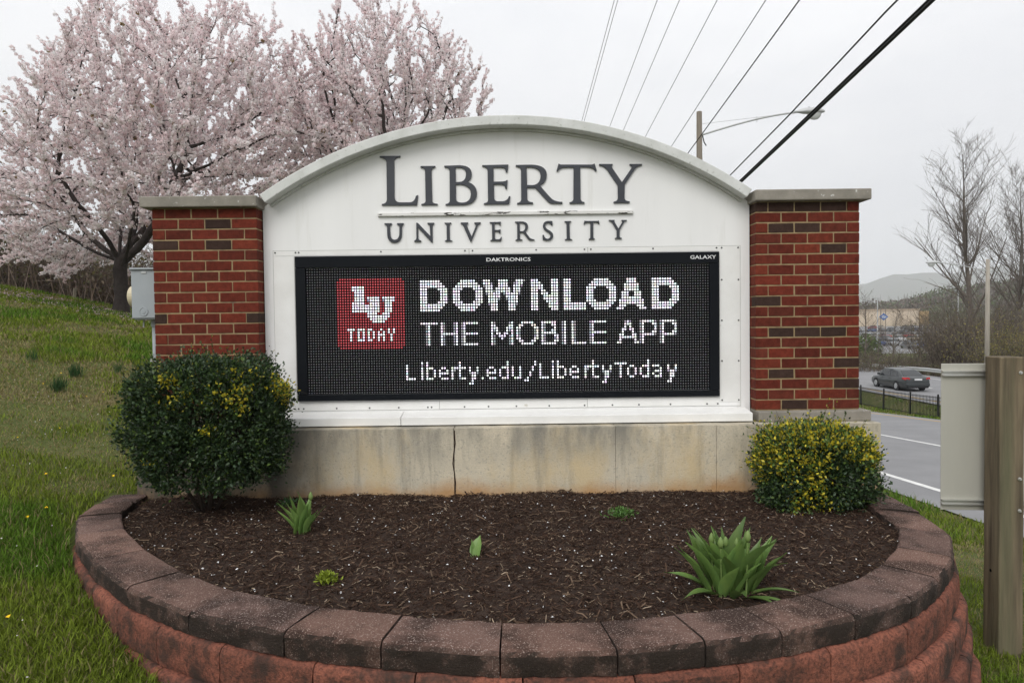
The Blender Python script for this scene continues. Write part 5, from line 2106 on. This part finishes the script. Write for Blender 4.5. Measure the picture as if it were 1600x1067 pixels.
def sedan(label, loc, heading, paint):
    """front towards +y in local space, 5.1 m long; origin at the middle on the road"""
    root = thing('sedan', label, 'car', loc)
    root.scale = (.89, .89, .89)
    root.rotation_euler = (0, 0, heading)

    def kid(mb, name, m_, parent=root, **k):
        return mb.build(name, m_, parent, **k)
    st = [(-2.55, .70, .42, .80, .0), (-2.52, .80, .30, .92, .01), (-2.38, .88, .24, 1.02, .015), (-1.9, .93, .20, 1.05, .02), (-1.2, .945, .18, 1.02, .02), (0, .95, .18, .97, .02),
          (1.0, .945, .18, .94, .03), (1.7, .92, .20, .88, .05), (2.2, .87, .22, .80, .05), (2.45, .78, .25, .70, .03), (2.53, .66, .32, .62, .0)]
    mb = MB(); mb.add(*body_sections(st)); body = kid(mb, 'body', paint, smooth=True)
    body.data.set_sharp_from_angle(angle=R(38))
    # greenhouse: roof, pillars as body colour, glass panes set in
    gs = [(-1.92, .70, 1.03), (-1.22, .66, 1.42), (-.55, .66, 1.535), (.25, .67, 1.54), (.75, .68, 1.46), (1.55, .74, .97)]
    vs, fs = [], []
    for (y, w, z) in gs:
        base = 1.0 - .03 * (y + 1.9)
        base = min(base, z)
        wb = .84
        vs += [(-wb, y, base), (-(w + .035), y, z - .05 if z - base > .1 else z), (-w * .86, y, z), (w * .86, y, z), (w + .035, y, z - .05 if z - base > .1 else z), (wb, y, base)]
    for i in range(len(gs) - 1):
        for k in range(5):
            a = i * 6 + k
            fs.append((a, a + 1, a + 7, a + 6))
    mb = MB(); mb.add(vs, fs); kid(mb, 'roof', paint, smooth=True).data.set_sharp_from_angle(angle=R(40))

    def pane(name, quad, off):
        q = [Vector(p) for p in quad]
        nrm = (q[1] - q[0]).cross(q[3] - q[0]).normalized()
        mb = MB(); mb.add([p + nrm * off for p in q] + [p - nrm * .01 for p in q], [(0, 1, 2, 3), (7, 6, 5, 4), (0, 4, 5, 1), (1, 5, 6, 2), (2, 6, 7, 3), (3, 7, 4, 0)])
        return kid(mb, name, M['car_glass'])
    pane('rear_window', [(-.66, -1.86, 1.075), (.66, -1.86, 1.075), (.54, -1.27, 1.40), (-.54, -1.27, 1.40)], .012)
    pane('windscreen', [(.68, 1.46, 1.02), (-.68, 1.46, 1.02), (-.58, .80, 1.43), (.58, .80, 1.43)], .012)
    for s in (-1, 1):
        def sp(y, t):
            wb, wt = .84, .705
            base = 1.0 - .03 * (y + 1.9)
            top = float(np.interp(y, [q[0] for q in gs], [q[2] for q in gs])) - .05
            return (s * (wb + (wt - wb) * t), y, base + (top - base) * t)
        for (y0, y1, y2, y3) in ((-1.50, -.42, -.42, -1.18), (-.34, .62, .52, -.34), (.70, 1.22, .80, .68)):
            q = [sp(y0, .10), sp(y1, .10), sp(y2, .90), sp(y3, .90)]
            if s < 0: q = [q[1], q[0], q[3], q[2]]
            pane('side_window', q, .014)
        mb = MB(); mb.box((s * .945 - .012, -.62, .82), (s * .945 + .012, -.44, .85)); mb.box((s * .95 - .012, .42, .80), (s * .95 + .012, .60, .83)); kid(mb, 'door_handle', M['car_trim'], body)
        mb = MB(); mb.add([(s * .86, .95, .98), (s * 1.08, .92, .99), (s * 1.10, .90, 1.12), (s * .88, .93, 1.11), (s * .86, 1.07, .99), (s * 1.06, 1.02, 1.0), (s * 1.08, 1.0, 1.11), (s * .88, 1.05, 1.10)],
                          [(0, 1, 2, 3), (4, 7, 6, 5), (0, 4, 5, 1), (1, 5, 6, 2), (2, 6, 7, 3), (3, 7, 4, 0)])
        kid(mb, 'mirror', paint, bevel=.02)
        # wraparound tail lamp
        mb = MB(); mb.add([(s * .56, -2.545, .86), (s * .87, -2.44, .84), (s * .93, -2.20, .88), (s * .92, -2.22, .99), (s * .84, -2.43, 1.01), (s * .60, -2.535, .99)], [(0, 1, 4, 5), (1, 2, 3, 4)])
        o = kid(mb, 'tail_light', M['tail']); md = o.modifiers.new('t', 'SOLIDIFY'); md.thickness = .04; md.offset = 0
        mb = MB(); mb.add([(s * .50, 2.50, .60), (s * .78, 2.42, .62), (s * .86, 2.22, .70), (s * .80, 2.28, .76), (s * .52, 2.46, .72)], [(0, 1, 2, 3, 4)])
        o = kid(mb, 'headlight', M['lens']); md = o.modifiers.new('t', 'SOLIDIFY'); md.thickness = .04; md.offset = 0
        for y in (-1.42, 1.45):
            mb = MB(); mb.lathe([(.20, -.115), (.30, -.11), (.335, -.07), (.335, .07), (.30, .11), (.20, .115)], n=22, axis='x', origin=(s * .84, y, .335)); wh = kid(mb, 'wheel', M['tyre'], smooth=False)
            mb = MB()
            mb.lathe([(.205, .0), (.20, .02), (.16, .0), (.05, .015), (.02, .02)] if s > 0 else [(.205, .0), (.20, -.02), (.16, .0), (.05, -.015), (.02, -.02)], n=18, axis='x', origin=(s * .955, y, .335))
            kid(mb, 'rim', M['rim'], wh)
            mb = MB()
            for k in range(5):
                a = k * 2 * math.pi / 5
                mb.tube([(s * .968, y + .03 * math.cos(a), .335 + .03 * math.sin(a)), (s * .964, y + .19 * math.cos(a), .335 + .19 * math.sin(a))], .018, n=5)
            kid(mb, 'spokes', M['rim'], wh)
            mb = MB(); mb.lathe([(.375, -.01), (.375, .01)], n=22, axis='x', origin=(s * .938, y, .335)); kid(mb, 'wheel_arch', M['car_trim'], body)
    mb = MB(); mb.box((-.26, -2.575, .80), (.26, -2.553, .915)); kid(mb, 'number_plate', M['plate'])
    mb = MB(); mb.box((-.42, -2.57, .945), (.42, -2.55, .97)); kid(mb, 'boot_trim', M['chrome'])
    mb = MB(); mb.box((-.80, -2.60, .38), (.80, -2.50, .60)); kid(mb, 'rear_bumper', paint, bevel=.04)
    mb = MB(); mb.box((-.72, -2.565, .27), (.72, -2.48, .37)); kid(mb, 'lower_valance', M['car_trim'], bevel=.02)
    mb = MB(); mb.box((-.55, 2.515, .40), (.55, 2.56, .62)); kid(mb, 'grille', M['chrome'], bevel=.01)
    return root


sedan('dark grey sedan driving away along the far road past the fence', (25.55, 43.2 + 1.42 + CAM[1], FAR_Z + .004), R(-2), M['car_grey'])

# parked cars in the distant lot
pc_cols = {'white': (.62, .62, .62), 'silver': (.33, .34, .35), 'black': (.02, .02, .022), 'red': (.30, .02, .02), 'blue': (.04, .07, .17), 'grey': (.11, .115, .12), 'tan': (.30, .25, .18)}
pc_mat = {k: mat('parked_paint_' + k, c, rough=.3, spec=.5) for k, c in pc_cols.items()}
simple = {}
st = [(-2.2, .70, .40, .85, .0), (-2.1, .84, .28, .95, .0), (-1.2, .89, .22, .95, .02), (1.0, .89, .22, .92, .03), (2.0, .82, .26, .78, .03), (2.2, .66, .34, .62, 0)]
mb = MB(); mb.add(*body_sections(st))
gs = [(-1.75, .74, .95), (-1.15, .66, 1.42), (.1, .66, 1.45), (1.15, .76, .93)]
vs, fs = [], []
for (y, w, z) in gs: vs += [(-.80, y, .90), (-w, y, z), (w, y, z), (.80, y, .90)]
for i in range(3):
    for k in range(3): fs.append((i * 4 + k, i * 4 + k + 1, i * 4 + k + 5, i * 4 + k + 4))
gl = MB(); gl.add(vs, fs)
rf = MB(); rf.box((-.64, -1.1, 1.425), (.64, .12, 1.462))
wl_ = MB()
for s in (-1, 1):
    for y in (-1.35, 1.35): wl_.lathe([(.31, -.1), (.31, .1)], n=12, axis='x', origin=(s * .80, y, .31))
protos = {}
for k in pc_mat:
    o = mb.build('body', pc_mat[k]); protos[k] = [o.data]; bpy.data.objects.remove(o)
    o = rf.build('roof', pc_mat[k]); protos[k].append(o.data); bpy.data.objects.remove(o)
o = gl.build('windows', M['car_glass']); glm = o.data; bpy.data.objects.remove(o)
o = wl_.build('wheels', M['tyre']); wlm = o.data; bpy.data.objects.remove(o)
rc = random.Random(17)
names = list(pc_mat)
ORD = ['seventh', 'sixth', 'fifth', 'fourth', 'third', 'second', 'first']
for row, (Z, a0, a1) in enumerate(((140, 1352, 1462), (152, 1350, 1470), (170, 1348, 1475), (186, 1349, 1470), (208, 1350, 1466), (232, 1350, 1462), (258, 1352, 1458))):
    x0, x1 = gp(a0, Z)[0], gp(a1, Z)[0]
    x = x0
    while x < x1:
        if rc.random() < (.72 if row > 1 else .34):
            c = rc.choice(['white', 'white', 'silver', 'silver', 'black', 'red', 'blue', 'grey', 'grey', 'tan'])
            y = Z + CAM[1]
            root = thing('parked_car', f'distant {c} car in the {ORD[row]} parking row counted from the beige store', 'car', (x, y, lz(Z) + .004), f'{c} cars parked in the distant lot')
            root.rotation_euler = (0, 0, R(rc.choice([0, 180]) + rc.uniform(-3, 3)))
            for nm, me in (('body', protos[c][0]), ('roof', protos[c][1]), ('windows', glm), ('wheels', wlm)):
                link(bpy.data.objects.new(nm, me), root)
        x += 3.1

# ------------------------------------------------------------------ store, pole sign, far wood and hills
M['store_wall'] = mat('store_wall', (.56, .46, .35), (.50, .41, .31), scale=.25, rough=.9)
M['store_side'] = mat('store_side', (.42, .29, .14), (.36, .25, .12), scale=.3, rough=.9)
M['store_band'] = mat('store_band', (.40, .31, .22), rough=.9)
M['blue_sign'] = mat('blue_sign', (.03, .10, .30), rough=.4)
sz0 = lz(300) - .1
xs0, xs1, xs2 = at_depth(1230, 500, 300)[0], at_depth(1437, 500, 300)[0], at_depth(1456, 500, 300)[0]
ztop = at_depth(1400, 485, 300)[2]
Y0 = 300 + CAM[1]
st_ = thing('store_building', 'long flat-roofed beige store beyond the car park', 'building', (xs0, Y0, sz0))
mb = MB(); mb.box((xs0, Y0, sz0 - 1), (xs1, Y0 + 60, ztop)); under(mb.build('wall', M['store_wall']), st_)
mb = MB(); mb.box((xs0 - .3, Y0 - .3, ztop + .003), (xs1 + .3, Y0 + 60.3, ztop + .6)); under(mb.build('parapet', M['store_band']), st_)
mb = MB(); mb.box((xs1 + .01, Y0 + 1.5, sz0 - 1), (xs2, Y0 + 60, ztop - .4)); sw = under(mb.build('side_wing', M['store_side']), st_)
sw['label'] = 'ochre brown end section of the store'
for i in range(4):
    x = xs0 + 6 + i * 15.0
    mb = MB(); mb.box((x, Y0 - .3, sz0), (x + .8, Y0 - .01, ztop - .2)); under(mb.build('pilaster', M['store_wall']), st_)
mb = MB(); mb.box((xs0 + 20, Y0 - .1, sz0 + .1), (xs0 + 29, Y0 - .02, sz0 + 3.0)); under(mb.build('entrance_glazing', M['car_glass']), st_)
q = at_depth(1380, 495, 175)
ps = thing('pole_sign', 'blue diamond-shaped store sign on two tall posts in the car park', 'sign', (q[0], q[1], lz(175)))
for dx in (-.62, .62):
    mb = MB(); mb.tube([(q[0] + dx, q[1], lz(175) - .3), (q[0] + dx, q[1], q[2] + 2.6)], .09, n=8); under(mb.build('post', M['pole']), ps)
mb = MB()
s_ = 1.15
mb.add([(q[0] - s_, q[1] - .3, q[2]), (q[0], q[1] - .3, q[2] - s_ * .8), (q[0] + s_, q[1] - .3, q[2]), (q[0], q[1] - .3, q[2] + s_ * .8), (q[0] - s_, q[1] - .17, q[2]), (q[0], q[1] - .17, q[2] - s_ * .8), (q[0] + s_, q[1] - .17, q[2]), (q[0], q[1] - .17, q[2] + s_ * .8)],
       [(0, 1, 2, 3), (7, 6, 5, 4), (0, 4, 5, 1), (1, 5, 6, 2), (2, 6, 7, 3), (3, 7, 4, 0)])
dp = under(mb.build('diamond_panel', M['blue_sign']), ps)
mb = MB()
for i, w in enumerate((.42, .66, .4)):
    mb.box((q[0] - w, q[1] - .33, q[2] + .22 - i * .26), (q[0] + w, q[1] - .305, q[2] + .33 - i * .26))
under(mb.build('sign_lettering', M['print']), dp)
for i, (px, Z, h) in enumerate(((1371, 150, 10.5), (1497, 150, 12))):
    x, y = gp(px, Z)
    root = thing('lot_light', ('tall thin light pole beside the blue diamond sign', 'tall thin light pole in the car park seen through the woodland edge')[i], 'light pole', (x, y, lz(Z)), 'light poles in the distant car park')
    mb = MB(); mb.tube([(x, y, lz(Z) - .2), (x, y, lz(Z) + h)], [.16, .10], n=6); under(mb.build('pole', M['galv']), root)
    mb = MB(); mb.box((x - .8, y - .2, lz(Z) + h), (x + .8, y + .2, lz(Z) + h + .18)); under(mb.build('lamp', M['galv']), root)


def hill_z(x, y):
    """wooded rise behind the store; climbs to the right"""
    Z = y - CAM[1]
    a = np.asarray(x, float) / Z
    return np.interp(a, [.30, .50, .56, .62, .70, .80, 1.0], [6, 6.5, 9, 14, 19, 24, 26]) * (Z / 420)


nh = 60
xx = np.linspace(60, 620, nh)
V, T = [], []
for x in xx:
    for Z, k in ((325, 0.0), (370, .55), (430, 1.0), (620, 1.05), (800, .2)):
        y = Z + CAM[1]
        V.append((x * Z / 420, y, -3 + k * (hill_z(x * Z / 420, y) + 1)))
for i in range(nh - 1):
    for k in range(4):
        a = i * 5 + k
        T.append((a, a + 5, a + 6, a + 1))
M['hill'] = mat('wooded_hill', (.085, .085, .045), (.12, .10, .07), scale=.05, rough=1)
hl = bulk('hill', np.array(V), np.array(T), M['hill'], smooth=True)
tag(hl, kind='structure')
n = 15000
a = rng.uniform(.40, 1.0, n)
Z = rng.uniform(318, 470, n)
X = a * Z
kk = np.interp(Z, [318, 325, 370, 430, 470], [0, 0, .55, 1.0, 1.02])
zz = -3 + kk * (hill_z(X, Z + CAM[1]) + 1) + rng.uniform(0, 5.0, n) * (.5 + vnoise(np.c_[X, Z], .09, 8))
P = np.c_[X, Z + CAM[1], zz]
tone = vnoise(np.c_[X, Z], .055, 6)
C = np.where((tone > .52)[:, None], np.array([[.10, .125, .045]]), np.array([[.135, .105, .075]])) * rng.uniform(.6, 1.35, (n, 1))
V, T, C = leaf_cards(P, rand_unit(n), rng.uniform(1.2, 2.6, n), rng.uniform(.9, 1.8, n), C)
o = bulk('far_wood', V, T, M['leaf'], col=C)
tag(o, 'distant brown and green wood covering the rise behind the store', 'wood', kind='stuff')
# trees stand on the rise: thin trunks and bare tops breaking the skyline
n = 900
a = rng.uniform(.45, 1.0, n); Z = rng.uniform(330, 440, n); X = a * Z
kk = np.interp(Z, [325, 370, 430], [0, .55, 1.0])
z0 = -3 + kk * (hill_z(X, Z + CAM[1]) + 1)
A = np.c_[X, Z + CAM[1], z0]; B = A + np.c_[rng.normal(0, .8, (n, 2)), rng.uniform(5, 10.5, n)]
V, T = tubes_np(A, B, .16, .05)
o2 = bulk('far_trunks', V, T, M['bare_bark'], parent=o)
tag(o2, kind='stuff')
# pale ridge on the horizon
xx = np.linspace(200, 4200, 60)
V, T = [], []
for i, x in enumerate(xx):
    h = 205 + 40 * math.sin(i * .21 + .9) + 14 * math.sin(i * .8) + 6 * math.sin(i * 2.1)
    V += [(x, 3000, -20), (x, 3150, h * .55), (x, 3350, h), (x, 3900, h * .6)]
for i in range(59):
    for k in range(3):
        a = i * 4 + k
        T.append((a, a + 4, a + 5, a + 1))
M['ridge'] = mat('ridge', (.09, .10, .07), (.12, .11, .09), scale=.01, rough=1)
tag(bulk('distant_hill', np.array(V), np.array(T), M['ridge'], smooth=True), kind='structure')

# ------------------------------------------------------------------ air
mb = MB()
mb.box((-4400, -300, -26), (4500, 5400, 330))
hz = mb.build('haze', [])
tag(hz, 'thin pale haze filling the air', 'haze', kind='stuff')
hm = bpy.data.materials.new('haze')
hm.use_nodes = True
hm.node_tree.nodes.clear()
ho = hm.node_tree.nodes.new('ShaderNodeOutputMaterial')
hv = hm.node_tree.nodes.new('ShaderNodeVolumePrincipled')
hv.inputs['Color'].default_value = (.93, .95, 1.0, 1)
hv.inputs['Density'].default_value = .00024
hm.node_tree.links.new(hv.outputs[0], ho.inputs['Volume'])
hz.data.materials.append(hm)

# short timber stake on the slope under the cherry
q = at_depth(116, 462, 24.0)
zq = gz(q[0], q[1])
stk = MB()
stk.tube([(q[0], q[1], zq - .15), (q[0] + .03, q[1], zq + .42)], [.055, .05], n=6)
tag(stk.build('timber_stake', M['pole']), 'short pale timber stake on the grass under the cherry', 'stake')
